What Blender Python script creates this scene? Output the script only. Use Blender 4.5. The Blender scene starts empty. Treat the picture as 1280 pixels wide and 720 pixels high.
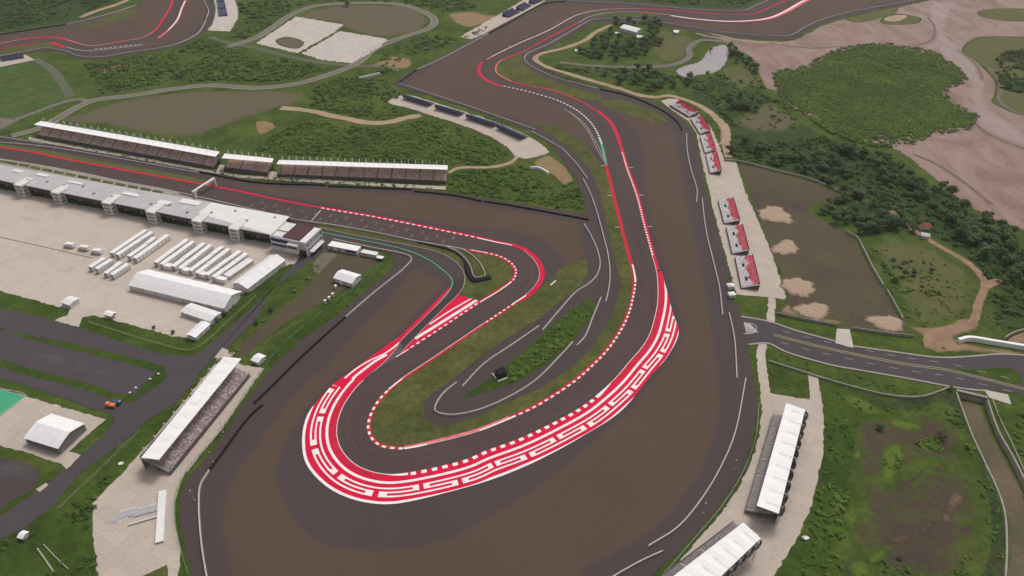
import bpy, bmesh, math, random
import numpy as np
from mathutils import Vector, geometry

random.seed(7); RNG = np.random.default_rng(11)
sc = bpy.context.scene
COL = sc.collection
R = math.radians

# ------------------------------------------------------------------ camera
PITCH, FPX, HCAM = R(37.0), 914.0, 268.0
cd = bpy.data.cameras.new('camera'); cam = bpy.data.objects.new('camera', cd); COL.objects.link(cam)
cd.sensor_width = 36.0; cd.lens = FPX / 1280 * 36.0; cd.clip_start = 1; cd.clip_end = 20000
cam.location = (0, 0, HCAM); cam.rotation_euler = (R(90) - PITCH, 0, 0)
sc.camera = cam
CT, ST = math.cos(PITCH), math.sin(PITCH)

def G(p, z=0.0):
    """survey point: where the sight line through a reading of the photograph meets the level z"""
    u = (p[0] - 640) / FPX; v = (p[1] - 360) / FPX
    dx, dy, dz = u, CT - v * ST, -ST - v * CT
    t = (HCAM - z) / -dz
    return np.array((dx * t, dy * t))
def GG(pts, z=0.0): return [G(p, z) for p in pts]

# ------------------------------------------------------------------ materials
def new_mat(name):
    m = bpy.data.materials.new(name); m.use_nodes = True
    nt = m.node_tree; b = nt.nodes['Principled BSDF']
    b.inputs['Specular IOR Level'].default_value = 0.08
    return m, nt, b
def nd(nt, typ, **kw):
    n = nt.nodes.new(typ)
    for k, v in kw.items(): setattr(n, k, v)
    return n
def pos(nt, scale=(1, 1, 1), rot=0):
    g = nd(nt, 'ShaderNodeNewGeometry'); mp = nd(nt, 'ShaderNodeMapping')
    mp.inputs['Scale'].default_value = scale; mp.inputs['Rotation'].default_value = (0, 0, rot)
    nt.links.new(g.outputs['Position'], mp.inputs['Vector']); return mp.outputs['Vector']
def noise(nt, vec, scale, detail=4, rough=0.55, dist=0.0):
    n = nd(nt, 'ShaderNodeTexNoise'); n.inputs['Scale'].default_value = scale; n.inputs['Detail'].default_value = detail
    n.inputs['Roughness'].default_value = rough; n.inputs['Distortion'].default_value = dist
    nt.links.new(vec, n.inputs['Vector']); return n.outputs['Fac']
def ramp(nt, fac, stops):
    r = nd(nt, 'ShaderNodeValToRGB'); e = r.color_ramp.elements
    while len(e) < len(stops): e.new(0.5)
    for el, (p, c) in zip(e, stops):
        el.position = p; el.color = (*c, 1) if isinstance(c, (tuple, list)) else (c, c, c, 1)
    nt.links.new(fac, r.inputs['Fac']); return r.outputs['Color']
def mix(nt, fac, a, b, mode='MIX'):
    m = nd(nt, 'ShaderNodeMix', data_type='RGBA', blend_type=mode)
    for s, v in ((m.inputs[0], fac), (m.inputs[6], a), (m.inputs[7], b)):
        if isinstance(v, bpy.types.NodeSocket): nt.links.new(v, s)
        elif isinstance(v, (int, float)): s.default_value = v
        else: s.default_value = (*v, 1)
    return m.outputs[2]
def attr(nt, name):
    a = nd(nt, 'ShaderNodeAttribute'); a.attribute_name = name; return a.outputs['Fac']
def math_(nt, op, a, b=None, c=None):
    m = nd(nt, 'ShaderNodeMath', operation=op)
    for s, v in zip(m.inputs, (a, b, c)):
        if v is None: continue
        if isinstance(v, bpy.types.NodeSocket): nt.links.new(v, s)
        else: s.default_value = v
    return m.outputs[0]
def bump(nt, b, fac, strength, dist):
    n = nd(nt, 'ShaderNodeBump'); n.inputs['Strength'].default_value = strength; n.inputs['Distance'].default_value = dist
    nt.links.new(fac, n.inputs['Height']); nt.links.new(n.outputs['Normal'], b.inputs['Normal'])

def plain(name, col, var=0.12, scale=0.5, rough=0.7, spec=0.06, metal=0.0):
    m, nt, b = new_mat(name); v = pos(nt)
    f = noise(nt, v, scale, 5, 0.6)
    lo = tuple(c * (1 - var) for c in col); hi = tuple(min(1, c * (1 + var)) for c in col)
    nt.links.new(ramp(nt, f, [(0.3, lo), (0.7, hi)]), b.inputs['Base Color'])
    b.inputs['Roughness'].default_value = rough; b.inputs['Specular IOR Level'].default_value = spec; b.inputs['Metallic'].default_value = metal
    return m
def asphalt_col(nt, col, streak=0.0):
    v = pos(nt)
    big = noise(nt, v, 0.018, 5, 0.6); fine = noise(nt, v, 0.9, 6, 0.75)
    c = mix(nt, big, tuple(x * 0.84 for x in col), tuple(x * 1.16 for x in col))
    return mix(nt, 1.0, c, ramp(nt, fine, [(0.25, 0.82), (0.75, 1.15)]), 'MULTIPLY')
DARK = (0.064, 0.0475, 0.0475); BROWN = (0.084, 0.0555, 0.0415); TRACK = (0.072, 0.0500, 0.0475)
def asphalt(name, col, rough=0.85):
    m, nt, b = new_mat(name); nt.links.new(asphalt_col(nt, col), b.inputs['Base Color']); b.inputs['Roughness'].default_value = rough
    return m
def trackmat(name, col):
    m, nt, b = new_mat(name); c = asphalt_col(nt, col)
    cb = nd(nt, 'ShaderNodeCombineXYZ'); nt.links.new(math_(nt, 'MULTIPLY', attr(nt, 'across'), 9.0), cb.inputs[0]); nt.links.new(math_(nt, 'MULTIPLY', attr(nt, 'along'), 0.012), cb.inputs[1])
    st = noise(nt, cb.outputs[0], 1.0, 5, 0.65)
    c = mix(nt, 1.0, c, ramp(nt, st, [(0.30, 0.84), (0.70, 1.14)]), 'MULTIPLY')
    nt.links.new(c, b.inputs['Base Color']); b.inputs['Roughness'].default_value = 0.85
    return m
def ribbon_attrs(o, al):
    me = o.data; n = len(me.vertices)
    for nm, v in (('across', np.arange(n) % 2), ('along', np.array(al))):
        a = me.attributes.new(nm, 'FLOAT', 'POINT'); a.data.foreach_set('value', v.astype(np.float32))
def dusty(name):
    """run-off asphalt: bare dark tarmac at the rim, brown dust further in, streaked"""
    m, nt, b = new_mat(name)
    d = asphalt_col(nt, DARK); br = asphalt_col(nt, BROWN)
    st = noise(nt, pos(nt, (0.02, 0.006, 1), 0.4), 3.0, 5, 0.6)
    br2 = mix(nt, ramp(nt, st, [(0.35, 0.0), (0.7, 0.2)]), br, (0.068, 0.050, 0.043))
    e = attr(nt, 'edge'); n = noise(nt, pos(nt), 0.12, 4, 0.6)
    f = math_(nt, 'ADD', e, math_(nt, 'MULTIPLY', math_(nt, 'SUBTRACT', n, 0.5), 0.35))
    nt.links.new(mix(nt, ramp(nt, f, [(0.08, 0.0), (0.55, 1.0)]), d, br2), b.inputs['Base Color'])
    b.inputs['Roughness'].default_value = 0.85
    return m
def grass_col(nt, a=(0.037, 0.062, 0.011), b_=(0.070, 0.099, 0.017), dry=(0.088, 0.084, 0.036), dryness=0.30):
    v = pos(nt)
    n1 = noise(nt, v, 0.03, 6, 0.62); n2 = noise(nt, v, 0.3, 6, 0.72); n3 = noise(nt, v, 0.012, 4, 0.6)
    c = mix(nt, ramp(nt, n1, [(0.36, 0.0), (0.66, 1.0)]), a, b_)
    c = mix(nt, ramp(nt, n3, [(0.50, 0.0), (0.72, dryness)]), c, dry)
    n4 = noise(nt, v, 0.085, 5, 0.7, 0.6)
    c = mix(nt, 1.0, c, ramp(nt, n4, [(0.30, 0.74), (0.70, 1.26)]), 'MULTIPLY')
    return mix(nt, 1.0, c, ramp(nt, n2, [(0.22, 0.55), (0.78, 1.4)]), 'MULTIPLY')
def grass(name, **kw):
    m, nt, b = new_mat(name); nt.links.new(grass_col(nt, **kw), b.inputs['Base Color']); b.inputs['Roughness'].default_value = 0.95
    bump(nt, b, noise(nt, pos(nt), 0.6, 6, 0.7), 0.6, 0.8)
    return m
def soft(name, col, col2, scale=0.08, contrast=0.6, fine=0.6, lo=0.22, hi=0.55):
    """ground cover that thins out into the grass round it"""
    m, nt, b = new_mat(name); g = grass_col(nt); v = pos(nt)
    c = mix(nt, ramp(nt, noise(nt, v, scale, 6, 0.65), [(0.32, 0.0), (0.68, 1.0)]), col, col2)
    c = mix(nt, 1.0, c, ramp(nt, noise(nt, v, fine, 6, 0.7), [(0.25, 0.8), (0.75, 1.2)]), 'MULTIPLY')
    f = math_(nt, 'ADD', attr(nt, 'edge'), math_(nt, 'MULTIPLY', math_(nt, 'SUBTRACT', noise(nt, v, 0.09, 6, 0.65), 0.5), 1.5 * contrast))
    nt.links.new(mix(nt, ramp(nt, f, [(lo, 0.0), (hi, 1.0)]), g, c), b.inputs['Base Color']); b.inputs['Roughness'].default_value = 0.95
    bump(nt, b, noise(nt, v, 0.5, 6, 0.7), 0.4, 0.6)
    return m
def soft_over(name, col, base, sc_=0.12, full=0.0):
    m, nt, b = new_mat(name); v = pos(nt)
    nz = noise(nt, v, sc_, 6, 0.7)
    if full: f = ramp(nt, math_(nt, 'ADD', attr(nt, 'edge'), math_(nt, 'MULTIPLY', math_(nt, 'SUBTRACT', nz, 0.5), 1.6)), [(0.15, 0.0), (full, 1.0)])
    else: f = math_(nt, 'MULTIPLY', attr(nt, 'edge'), ramp(nt, nz, [(0.4, 0.0), (0.65, 1.0)]))
    n1 = noise(nt, v, 0.05, 6, 0.65, 1.0); n2 = noise(nt, v, 0.7, 5, 0.7)
    g = mix(nt, ramp(nt, n1, [(0.48, 0.0), (0.75, 0.45)]), base, tuple(x * y for x, y in zip(base, (0.70, 0.66, 0.62))))
    g = mix(nt, 1.0, g, ramp(nt, n2, [(0.25, 0.88), (0.75, 1.1)]), 'MULTIPLY')
    nt.links.new(mix(nt, f, g, col), b.inputs['Base Color']); b.inputs['Roughness'].default_value = 0.9
    return m
def concrete(name, col, stain=0.35, cell=0.11):
    m, nt, b = new_mat(name); v = pos(nt, (1, 1, 1), 0.55)
    br = nd(nt, 'ShaderNodeTexBrick'); br.offset = 0.0; br.inputs['Scale'].default_value = cell; br.inputs['Mortar Size'].default_value = 0.008
    k_ = 0.4 if cell < 0.1 else 1.0; br.inputs['Color1'].default_value = (1 - .06 * k_, 1 - .06 * k_, 1 - .06 * k_, 1); br.inputs['Color2'].default_value = (1 + .05 * k_, 1 + .045 * k_, 1 + .04 * k_, 1); br.inputs['Mortar'].default_value = (1 - .14 * k_, 1 - .15 * k_, 1 - .16 * k_, 1)
    br.inputs['Brick Width'].default_value = 0.8; br.inputs['Row Height'].default_value = 0.6
    nt.links.new(v, br.inputs['Vector'])
    n1 = noise(nt, pos(nt), 0.05, 6, 0.65, 1.0); n2 = noise(nt, pos(nt), 0.7, 5, 0.7)
    c = mix(nt, 1.0, col, br.outputs['Color'], 'MULTIPLY')
    c = mix(nt, ramp(nt, n1, [(0.48, 0.0), (0.75, stain)]), c, tuple(x * y for x, y in zip(col, (0.70, 0.66, 0.62))))
    c = mix(nt, 1.0, c, ramp(nt, n2, [(0.25, 0.88), (0.75, 1.1)]), 'MULTIPLY')
    nt.links.new(c, b.inputs['Base Color']); b.inputs['Roughness'].default_value = 0.9
    return m
def mud(name, wet=False):
    m, nt, b = new_mat(name)
    n1 = noise(nt, pos(nt, (0.024, 0.011, 1), 0.15), 1.0, 8, 0.62, 2.5); n2 = noise(nt, pos(nt), 0.02, 6, 0.6, 0.8); n3 = noise(nt, pos(nt, (0.22, 0.028, 1), -0.1), 0.8, 6, 0.7, 1.2); n5 = noise(nt, pos(nt), 0.25, 6, 0.75)
    c = mix(nt, ramp(nt, n1, [(0.38, 0.0), (0.62, 1.0)]), (0.188, 0.118, 0.100), (0.245, 0.163, 0.142))
    c = mix(nt, ramp(nt, n2, [(0.5, 0.0), (0.7, 0.65)]), c, (0.255, 0.168, 0.120))
    c = mix(nt, ramp(nt, n3, [(0.56, 0.0), (0.66, 0.55)]), c, (0.150, 0.100, 0.088))
    c = mix(nt, 1.0, c, ramp(nt, n5, [(0.25, 0.86), (0.75, 1.12)]), 'MULTIPLY')
    if wet:
        f = math_(nt, 'ADD', attr(nt, 'edge'), math_(nt, 'MULTIPLY', math_(nt, 'SUBTRACT', n1, 0.5), 1.2))
        w = mix(nt, ramp(nt, n3, [(0.4, 0.0), (0.65, 1.0)]), (0.275, 0.205, 0.19), (0.215, 0.155, 0.14))
        c = mix(nt, ramp(nt, f, [(0.0, 0.0), (0.55, 1.0)]), c, w)
    nt.links.new(c, b.inputs['Base Color'])
    nt.links.new(ramp(nt, n1, [(0.35, 0.8), (0.6, 0.6)]), b.inputs['Roughness']); b.inputs['Specular IOR Level'].default_value = 0.12
    return m
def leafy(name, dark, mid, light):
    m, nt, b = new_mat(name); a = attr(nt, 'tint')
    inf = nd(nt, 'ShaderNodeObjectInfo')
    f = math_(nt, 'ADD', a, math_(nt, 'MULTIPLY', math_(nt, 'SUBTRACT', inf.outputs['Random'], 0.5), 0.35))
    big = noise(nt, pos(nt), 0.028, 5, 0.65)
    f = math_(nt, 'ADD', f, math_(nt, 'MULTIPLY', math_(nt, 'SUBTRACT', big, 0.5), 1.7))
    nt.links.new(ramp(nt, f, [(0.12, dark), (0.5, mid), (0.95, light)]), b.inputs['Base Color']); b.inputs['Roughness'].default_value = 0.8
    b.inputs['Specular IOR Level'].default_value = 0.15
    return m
def seats_mat(name, c1, c2, c3, rot):
    m, nt, b = new_mat(name); w = nd(nt, 'ShaderNodeTexWhiteNoise', noise_dimensions='3D')
    v = pos(nt, (1, 1, 1), rot); sn = nd(nt, 'ShaderNodeVectorMath', operation='SNAP'); sn.inputs[1].default_value = (0.9, 0.75, 50)
    nt.links.new(v, sn.inputs[0]); nt.links.new(sn.outputs[0], w.inputs['Vector'])
    r = nd(nt, 'ShaderNodeValToRGB'); r.color_ramp.interpolation = 'CONSTANT'; e = r.color_ramp.elements; e.new(0.5)
    for el, (p, c) in zip(e, ((0, c1), (0.45, c2), (0.8, c3))): el.position = p; el.color = (*c, 1)
    nt.links.new(w.outputs['Value'], r.inputs['Fac']); nt.links.new(r.outputs['Color'], b.inputs['Base Color']); b.inputs['Roughness'].default_value = 0.5
    return m

M = {}
M['grass'] = grass('grass')
M['lush'] = grass('lush_grass', a=(0.031, 0.055, 0.009), b_=(0.054, 0.086, 0.012), dry=(0.065, 0.085, 0.03), dryness=0.15)
M['verge'] = grass('verge_grass', a=(0.060, 0.072, 0.022), b_=(0.090, 0.094, 0.025), dry=(0.112, 0.086, 0.036), dryness=0.55)
M['lawn'] = grass('lawn_grass', a=(0.052, 0.084, 0.022), b_=(0.068, 0.100, 0.028), dry=(0.085, 0.100, 0.04), dryness=0.3)
M['asphalt'] = asphalt('asphalt_dark', DARK); M['track'] = trackmat('asphalt_track', TRACK); M['brown'] = dusty('asphalt_dusty')
M['road'] = asphalt('asphalt_road', (0.066, 0.055, 0.060)); M['lane'] = asphalt('asphalt_fresh', (0.048, 0.039, 0.038))
M['patchgrey'] = asphalt('asphalt_worn', (0.095, 0.085, 0.08))
M['greyroad'] = asphalt('gravel_road', (0.15, 0.135, 0.115))
M['concrete'] = concrete('concrete_pad', (0.42, 0.355, 0.305)); M['sandpad'] = concrete('sand_yard', (0.45, 0.385, 0.335), 0.45, 0.05)
M['palepad'] = concrete('pale_concrete', (0.45, 0.40, 0.365), 0.25)
M['greystrip'] = concrete('grey_concrete', (0.30, 0.265, 0.24))
M['dirt'] = soft('dirt_track', (0.29, 0.205, 0.135), (0.36, 0.265, 0.19), 0.1, 0.35, lo=0.1, hi=0.4)
M['reddirt'] = soft('red_dirt', (0.19, 0.115, 0.078), (0.27, 0.175, 0.12), 0.08, 0.7)
M['greydirt'] = soft('grey_dirt', (0.16, 0.135, 0.11), (0.12, 0.10, 0.075), 0.15, 0.8)
M['sandpile'] = soft('sand_pile', (0.27, 0.19, 0.135), (0.37, 0.28, 0.21), 0.25, 1.0)
M['field'] = soft('brown_field', (0.068, 0.048, 0.040), (0.092, 0.078, 0.042), 0.025, 0.5)
M['dryfield'] = soft('bare_field', (0.112, 0.082, 0.066), (0.098, 0.096, 0.046), 0.035, 1.2, hi=0.7)
M['swamp'] = soft('swamp', (0.056, 0.040, 0.036), (0.072, 0.056, 0.032), 0.04, 1.8, lo=0.3, hi=1.0)
M['marsh'] = grass('marsh_grass', a=(0.030, 0.048, 0.015), b_=(0.046, 0.060, 0.021), dry=(0.070, 0.056, 0.034), dryness=0.8)
M['olive'] = soft('olive_meadow', (0.105, 0.100, 0.040), (0.080, 0.090, 0.034), 0.06, 0.8)
M['brightgrass'] = soft('bright_grass', (0.066, 0.104, 0.018), (0.098, 0.128, 0.022), 0.12, 1.0)
M['darkgrass'] = soft('dark_grass', (0.024, 0.042, 0.013), (0.040, 0.066, 0.018), 0.07, 0.7)
M['tan'] = soft('tan_mud', (0.19, 0.125, 0.065), (0.26, 0.18, 0.10), 0.15, 0.8)
M['tanover'] = soft_over('tan_over', (0.205, 0.128, 0.074), (0.058, 0.043, 0.034))
M['sandover'] = soft_over('sand_over', (0.335, 0.245, 0.175), (0.078, 0.060, 0.041), 0.25, .62)
M['dustroad'] = soft_over('dust_over', (0.105, 0.086, 0.080), (0.066, 0.055, 0.060))
M['tanplain'] = plain('tan_silt', (0.18, 0.112, 0.066), 0.35, 0.5, 0.9)
M['redpath'] = plain('trodden_dirt', (0.245, 0.155, 0.105), 0.25, 0.2, 0.9)
M['mud'] = mud('tidal_mud'); M['wetmud'] = mud('wet_mud', True)
M['water'] = plain('pond_water', (0.235, 0.20, 0.20), 0.12, 0.05, 0.2, 0.4)
M['canalwater'] = soft('canal_bed', (0.070, 0.072, 0.040), (0.155, 0.105, 0.075), 0.03, 0.8)
M['red'] = plain('red_paint', (0.56, 0.004, 0.042), 0.10, 0.3, 0.6)
M['redworn'] = plain('red_paint_worn', (0.46, 0.016, 0.040), 0.25, 0.5, 0.7)
M['pinkpaint'] = plain('rubbed_red_paint', (0.62, 0.14, 0.17), 0.25, 0.4, 0.7)
M['white'] = plain('white_paint', (0.74, 0.67, 0.66), 0.08, 0.4, 0.6)
M['line'] = plain('worn_white_line', (0.42, 0.385, 0.37), 0.15, 0.4, 0.7)
M['yellowline'] = plain('kerb_yellow', (0.36, 0.30, 0.16), 0.15, 0.4, 0.7)
M['green'] = plain('green_paint', (0.10, 0.33, 0.22), 0.1, 0.4, 0.6)
M['court'] = plain('green_court', (0.055, 0.30, 0.165), 0.08, 0.2, 0.7)
M['wall'] = plain('barrier_concrete', (0.42, 0.38, 0.37), 0.12, 0.6)
M['wallgrey'] = plain('wall_grey', (0.30, 0.275, 0.235), 0.2, 0.3)
M['tyre'] = plain('black_rubber', (0.018, 0.016, 0.018), 0.3, 1.5, 0.8)
M['roofwhite'] = plain('white_membrane', (0.74, 0.715, 0.71), 0.03, 0.25, 0.5)
M['tentwhite'] = plain('tent_fabric', (0.70, 0.685, 0.685), 0.05, 0.3, 0.5)
M['roofgrey'] = plain('grey_metal_roof', (0.42, 0.405, 0.405), 0.08, 0.12, 0.5)
M['rooflight'] = plain('pale_metal_roof', (0.64, 0.625, 0.62), 0.05, 0.2, 0.5)
M['facade'] = plain('white_cladding', (0.60, 0.57, 0.56), 0.1, 0.5)
M['dark'] = plain('dark_opening', (0.030, 0.026, 0.030), 0.3, 0.6)
M['glass'] = plain('dark_glass', (0.035, 0.038, 0.050), 0.2, 0.5, 0.15, 0.6)
M['navy'] = plain('navy_panel', (0.030, 0.038, 0.115), 0.2, 0.5, 0.5)
M['bluesheet'] = plain('blue_sheeting', (0.085, 0.090, 0.165), 0.25, 0.35, 0.6)
M['steel'] = plain('galvanised_steel', (0.34, 0.32, 0.33), 0.15, 1.0, 0.45)
M['darksteel'] = plain('dark_steel', (0.11, 0.095, 0.10), 0.25, 1.0, 0.5)
M['net'] = plain('grey_net', (0.20, 0.18, 0.175), 0.3, 1.5, 0.8)
M['deck'] = plain('brown_deck', (0.085, 0.042, 0.042), 0.15, 0.5)
M['terrace'] = plain('stand_concrete', (0.30, 0.255, 0.25), 0.12, 0.8)
M['orange'] = plain('orange_body', (0.58, 0.19, 0.075), 0.1, 0.6, 0.4)
M['bluebody'] = plain('blue_body', (0.04, 0.08, 0.13), 0.2, 0.6, 0.4)
M['bark'] = plain('bark', (0.10, 0.075, 0.055), 0.3, 2.0, 0.9)
M['container'] = plain('white_container', (0.68, 0.645, 0.63), 0.10, 0.5, 0.5)
M['greycontainer'] = plain('grey_container', (0.46, 0.44, 0.42), 0.12, 0.6, 0.5)
M['greenfence'] = plain('green_fence', (0.10, 0.20, 0.11), 0.2, 0.5)
M['redroof'] = plain('rust_roof', (0.22, 0.06, 0.045), 0.3, 0.5)
M['seat_orange'] = seats_mat('orange_seats', (0.80, 0.50, 0.40), (0.85, 0.76, 0.70), (0.68, 0.40, 0.33), 0.33)
M['seat_grey'] = seats_mat('grey_seats', (0.44, 0.34, 0.33), (0.30, 0.20, 0.20), (0.66, 0.58, 0.57), 0.33)
M['seat_dim'] = seats_mat('steel_seats', (0.25, 0.22, 0.23), (0.32, 0.28, 0.285), (0.20, 0.17, 0.18), 0.33)
M['seat_red'] = seats_mat('red_seats', (0.55, 0.018, 0.06), (0.50, 0.025, 0.06), (0.60, 0.16, 0.20), 0.33)
M['seat_white'] = seats_mat('white_seats', (0.62, 0.58, 0.585), (0.54, 0.50, 0.51), (0.66, 0.61, 0.61), 0.33)
M['leaf_scrub'] = leafy('scrub_leaves', (0.042, 0.072, 0.016), (0.074, 0.124, 0.021), (0.130, 0.180, 0.030))
M['leaf_lush'] = leafy('lush_leaves', (0.042, 0.080, 0.014), (0.072, 0.134, 0.019), (0.125, 0.182, 0.027))
M['leaf_mangrove'] = leafy('mangrove_leaves', (0.072, 0.108, 0.022), (0.108, 0.168, 0.026), (0.150, 0.205, 0.034))
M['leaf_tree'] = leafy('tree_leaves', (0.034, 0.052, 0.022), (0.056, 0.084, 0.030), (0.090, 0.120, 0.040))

# ------------------------------------------------------------------ mesh helpers
class MB:
    def __init__(s): s.v = []; s.f = []; s.t = None
    def face(s, pts):
        n = len(s.v); s.v += [tuple(map(float, p)) for p in pts]; s.f.append(tuple(range(n, n + len(pts))))
    def prism(s, xy, z0, z1):
        n = len(s.v); k = len(xy)
        z0 = [z0] * k if np.isscalar(z0) else z0; z1 = [z1] * k if np.isscalar(z1) else z1
        a = sum(xy[i][0] * xy[(i + 1) % k][1] - xy[(i + 1) % k][0] * xy[i][1] for i in range(k))
        if a < 0: xy = list(xy)[::-1]; z0 = list(z0)[::-1]; z1 = list(z1)[::-1]
        s.v += [(float(p[0]), float(p[1]), float(z)) for p, z in zip(xy, z0)] + [(float(p[0]), float(p[1]), float(z)) for p, z in zip(xy, z1)]
        s.f.append(tuple(n + i for i in range(k))[::-1]); s.f.append(tuple(n + k + i for i in range(k)))
        for i in range(k): j = (i + 1) % k; s.f.append((n + i, n + j, n + k + j, n + k + i))
    def box(s, c, size, rz=0.0):
        u = np.array((math.cos(rz), math.sin(rz))); w = np.array((-u[1], u[0])); c2 = np.array(c[:2])
        a, b = size[0] / 2, size[1] / 2
        s.prism([c2 - u * a - w * b, c2 + u * a - w * b, c2 + u * a + w * b, c2 - u * a + w * b], c[2], c[2] + size[2])
    def tube(s, p, q, r, n=6, r2=None):
        p = Vector(p); q = Vector(q); d = (q - p).normalized(); r2 = r if r2 is None else r2
        a = d.orthogonal().normalized(); b = d.cross(a); k = len(s.v)
        for c, rr in ((p, r), (q, r2)):
            for i in range(n):
                t = 2 * math.pi * i / n; s.v.append(tuple(c + (a * math.cos(t) + b * math.sin(t)) * rr))
        for i in range(n): j = (i + 1) % n; s.f.append((k + i, k + j, k + n + j, k + n + i))
        s.f.append(tuple(k + i for i in range(n))[::-1]); s.f.append(tuple(k + n + i for i in range(n)))
    def build(s, name, mat, parent=None, origin=None):
        me = bpy.data.meshes.new(name)
        o = bpy.data.objects.new(name, me); COL.objects.link(o)
        off = np.zeros(3)
        if parent is not None:
            o.parent = parent; p = parent
            while p is not None: off = off + np.array(p.location); p = p.parent
        elif origin is not None:
            off = np.array(origin, float); o.location = origin
        me.from_pydata([tuple(np.array(v) - off) for v in s.v], [], s.f); me.update()
        me.materials.append(M[mat] if isinstance(mat, str) else mat)
        return o

def tag(o, label=None, cat=None, group=None, kind=None):
    if label: o['label'] = label
    if cat: o['category'] = cat
    if group: o['group'] = group
    if kind: o['kind'] = kind
    return o
def empty(name, loc, label, cat, group=None, rz=0.0):
    o = bpy.data.objects.new(name, None); COL.objects.link(o); o.location = (float(loc[0]), float(loc[1]), float(loc[2]) if len(loc) > 2 else 0.0)
    o.rotation_euler = (0, 0, rz); o.empty_display_size = 2
    return tag(o, label, cat, group)
def copy_tree(o, parent=None):
    c = o.copy(); COL.objects.link(c)
    if parent is not None: c.parent = parent
    for ch in o.children: copy_tree(ch, c)
    return c

LAYER = 0.04; _CNT = {}
def lift(layer):
    _CNT[layer] = _CNT.get(layer, 0) + 1
    return layer * LAYER + 0.0009 * (_CNT[layer] % 40)
def spline(pts, step=1.0, closed=False, world=False, z=0.0):
    """Catmull-Rom through the surveyed points, resampled at an even step"""
    P = [np.array(p, float) for p in pts] if world else GG(pts, z)
    n = len(P); out = []
    for i in range(n if closed else n - 1):
        p1, p2 = P[i], P[(i + 1) % n]
        p0 = P[(i - 1) % n] if (closed or i > 0) else 2 * p1 - p2
        p3 = P[(i + 2) % n] if (closed or i + 2 < n) else 2 * p2 - p1
        L = np.linalg.norm(p2 - p1); k = max(2, int(L / (step * 0.5)))
        # centripetal parametrisation keeps uneven readings from overshooting
        t0 = 0.0; t1 = t0 + max(1e-6, np.linalg.norm(p1 - p0)) ** 0.5; t2 = t1 + max(1e-6, L) ** 0.5; t3 = t2 + max(1e-6, np.linalg.norm(p3 - p2)) ** 0.5
        for t in np.linspace(t1, t2, k, endpoint=False):
            A1 = (t1 - t) / (t1 - t0) * p0 + (t - t0) / (t1 - t0) * p1; A2 = (t2 - t) / (t2 - t1) * p1 + (t - t1) / (t2 - t1) * p2
            A3 = (t3 - t) / (t3 - t2) * p2 + (t - t2) / (t3 - t2) * p3
            B1 = (t2 - t) / (t2 - t0) * A1 + (t - t0) / (t2 - t0) * A2; B2 = (t3 - t) / (t3 - t1) * A2 + (t - t1) / (t3 - t1) * A3
            out.append((t2 - t) / (t2 - t1) * B1 + (t - t1) / (t2 - t1) * B2)
    if not closed: out.append(P[-1])
    Q = np.array(out)
    if closed: Q = np.vstack([Q, Q[:1]])
    d = np.r_[0, np.cumsum(np.linalg.norm(np.diff(Q, axis=0), axis=1))]
    m = max(2, int(d[-1] / step)); s = np.linspace(0, d[-1], m + 1)
    C = np.c_[np.interp(s, d, Q[:, 0]), np.interp(s, d, Q[:, 1])]
    return C[:-1] if closed else C
class Line:
    def __init__(s, pts, step=1.0, world=False):
        s.P = spline(pts, step, world=world) if not world else np.array(pts)
        d = np.diff(s.P, axis=0); s.s = np.r_[0, np.cumsum(np.linalg.norm(d, axis=1))]
        t = np.gradient(s.P, axis=0); k = 3
        tp = np.vstack([np.repeat(t[:1], k, 0), t, np.repeat(t[-1:], k, 0)])
        t = sum(tp[i:i + len(t)] for i in range(2 * k + 1)); t /= np.linalg.norm(t, axis=1)[:, None]
        s.n = np.c_[-t[:, 1], t[:, 0]]; s.t = t; s.L = s.s[-1]
    def near(s, px):
        return s.s[np.argmin(np.linalg.norm(s.P - G(px), axis=1))]
    def at(s, a, off=0.0):
        p = np.array([np.interp(a, s.s, s.P[:, i]) for i in (0, 1)]); n = np.array([np.interp(a, s.s, s.n[:, i]) for i in (0, 1)])
        return p + n * off
    def strip(s, mb, a, b, o0, o1, z, step=1.5):
        """quads between offsets o0 and o1 (numbers or functions of s) from arc length a to b"""
        k = max(1, int(abs(b - a) / step)); S = np.linspace(a, b, k + 1)
        f0 = o0 if callable(o0) else (lambda x: o0); f1 = o1 if callable(o1) else (lambda x: o1)
        i0 = len(mb.v)
        for x in S:
            p, q = s.at(x, f0(x)), s.at(x, f1(x)); mb.v += [(p[0], p[1], z), (q[0], q[1], z)]
        for i in range(k):
            j = i0 + 2 * i; mb.f.append((j, j + 1, j + 3, j + 2))

def up(o):
    me = o.data
    if sum(p.normal.z * p.area for p in me.polygons) < 0:
        me.flip_normals()
    return o
def jag(P, amp, seed=0):
    r = np.random.default_rng(seed); P = np.array(P)
    return P + r.normal(0, amp, P.shape)
def sheet(name, pts, layer, mat, smooth=True, rough=0.0, hole=None, world=False):
    P = spline(pts, 2.0 if rough else 2.5, True, world=world) if smooth else np.array(pts if world else GG(pts))
    if rough:
        if not smooth:
            Q = []
            for i in range(len(P)):
                a, b = P[i], P[(i + 1) % len(P)]; k = max(1, int(np.linalg.norm(b - a) / 2.0))
                Q += [a + (b - a) * t for t in np.linspace(0, 1, k, endpoint=False)]
            P = np.array(Q)
        P = jag(P, rough, len(P))
    z = lift(layer); mb = MB(); mb.face([(p[0], p[1], z) for p in P])
    return tag(up(mb.build(name, mat)), kind='structure')
def seg_dist(X, P):
    d = np.full(len(X), 1e9)
    for i in range(len(P)):
        a, b = P[i], P[(i + 1) % len(P)]; ab = b - a; L = ab @ ab
        if L < 1e-9: continue
        t = np.clip(((X - a) @ ab) / L, 0, 1); d = np.minimum(d, np.linalg.norm(X - a - t[:, None] * ab, axis=1))
    return d
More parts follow.
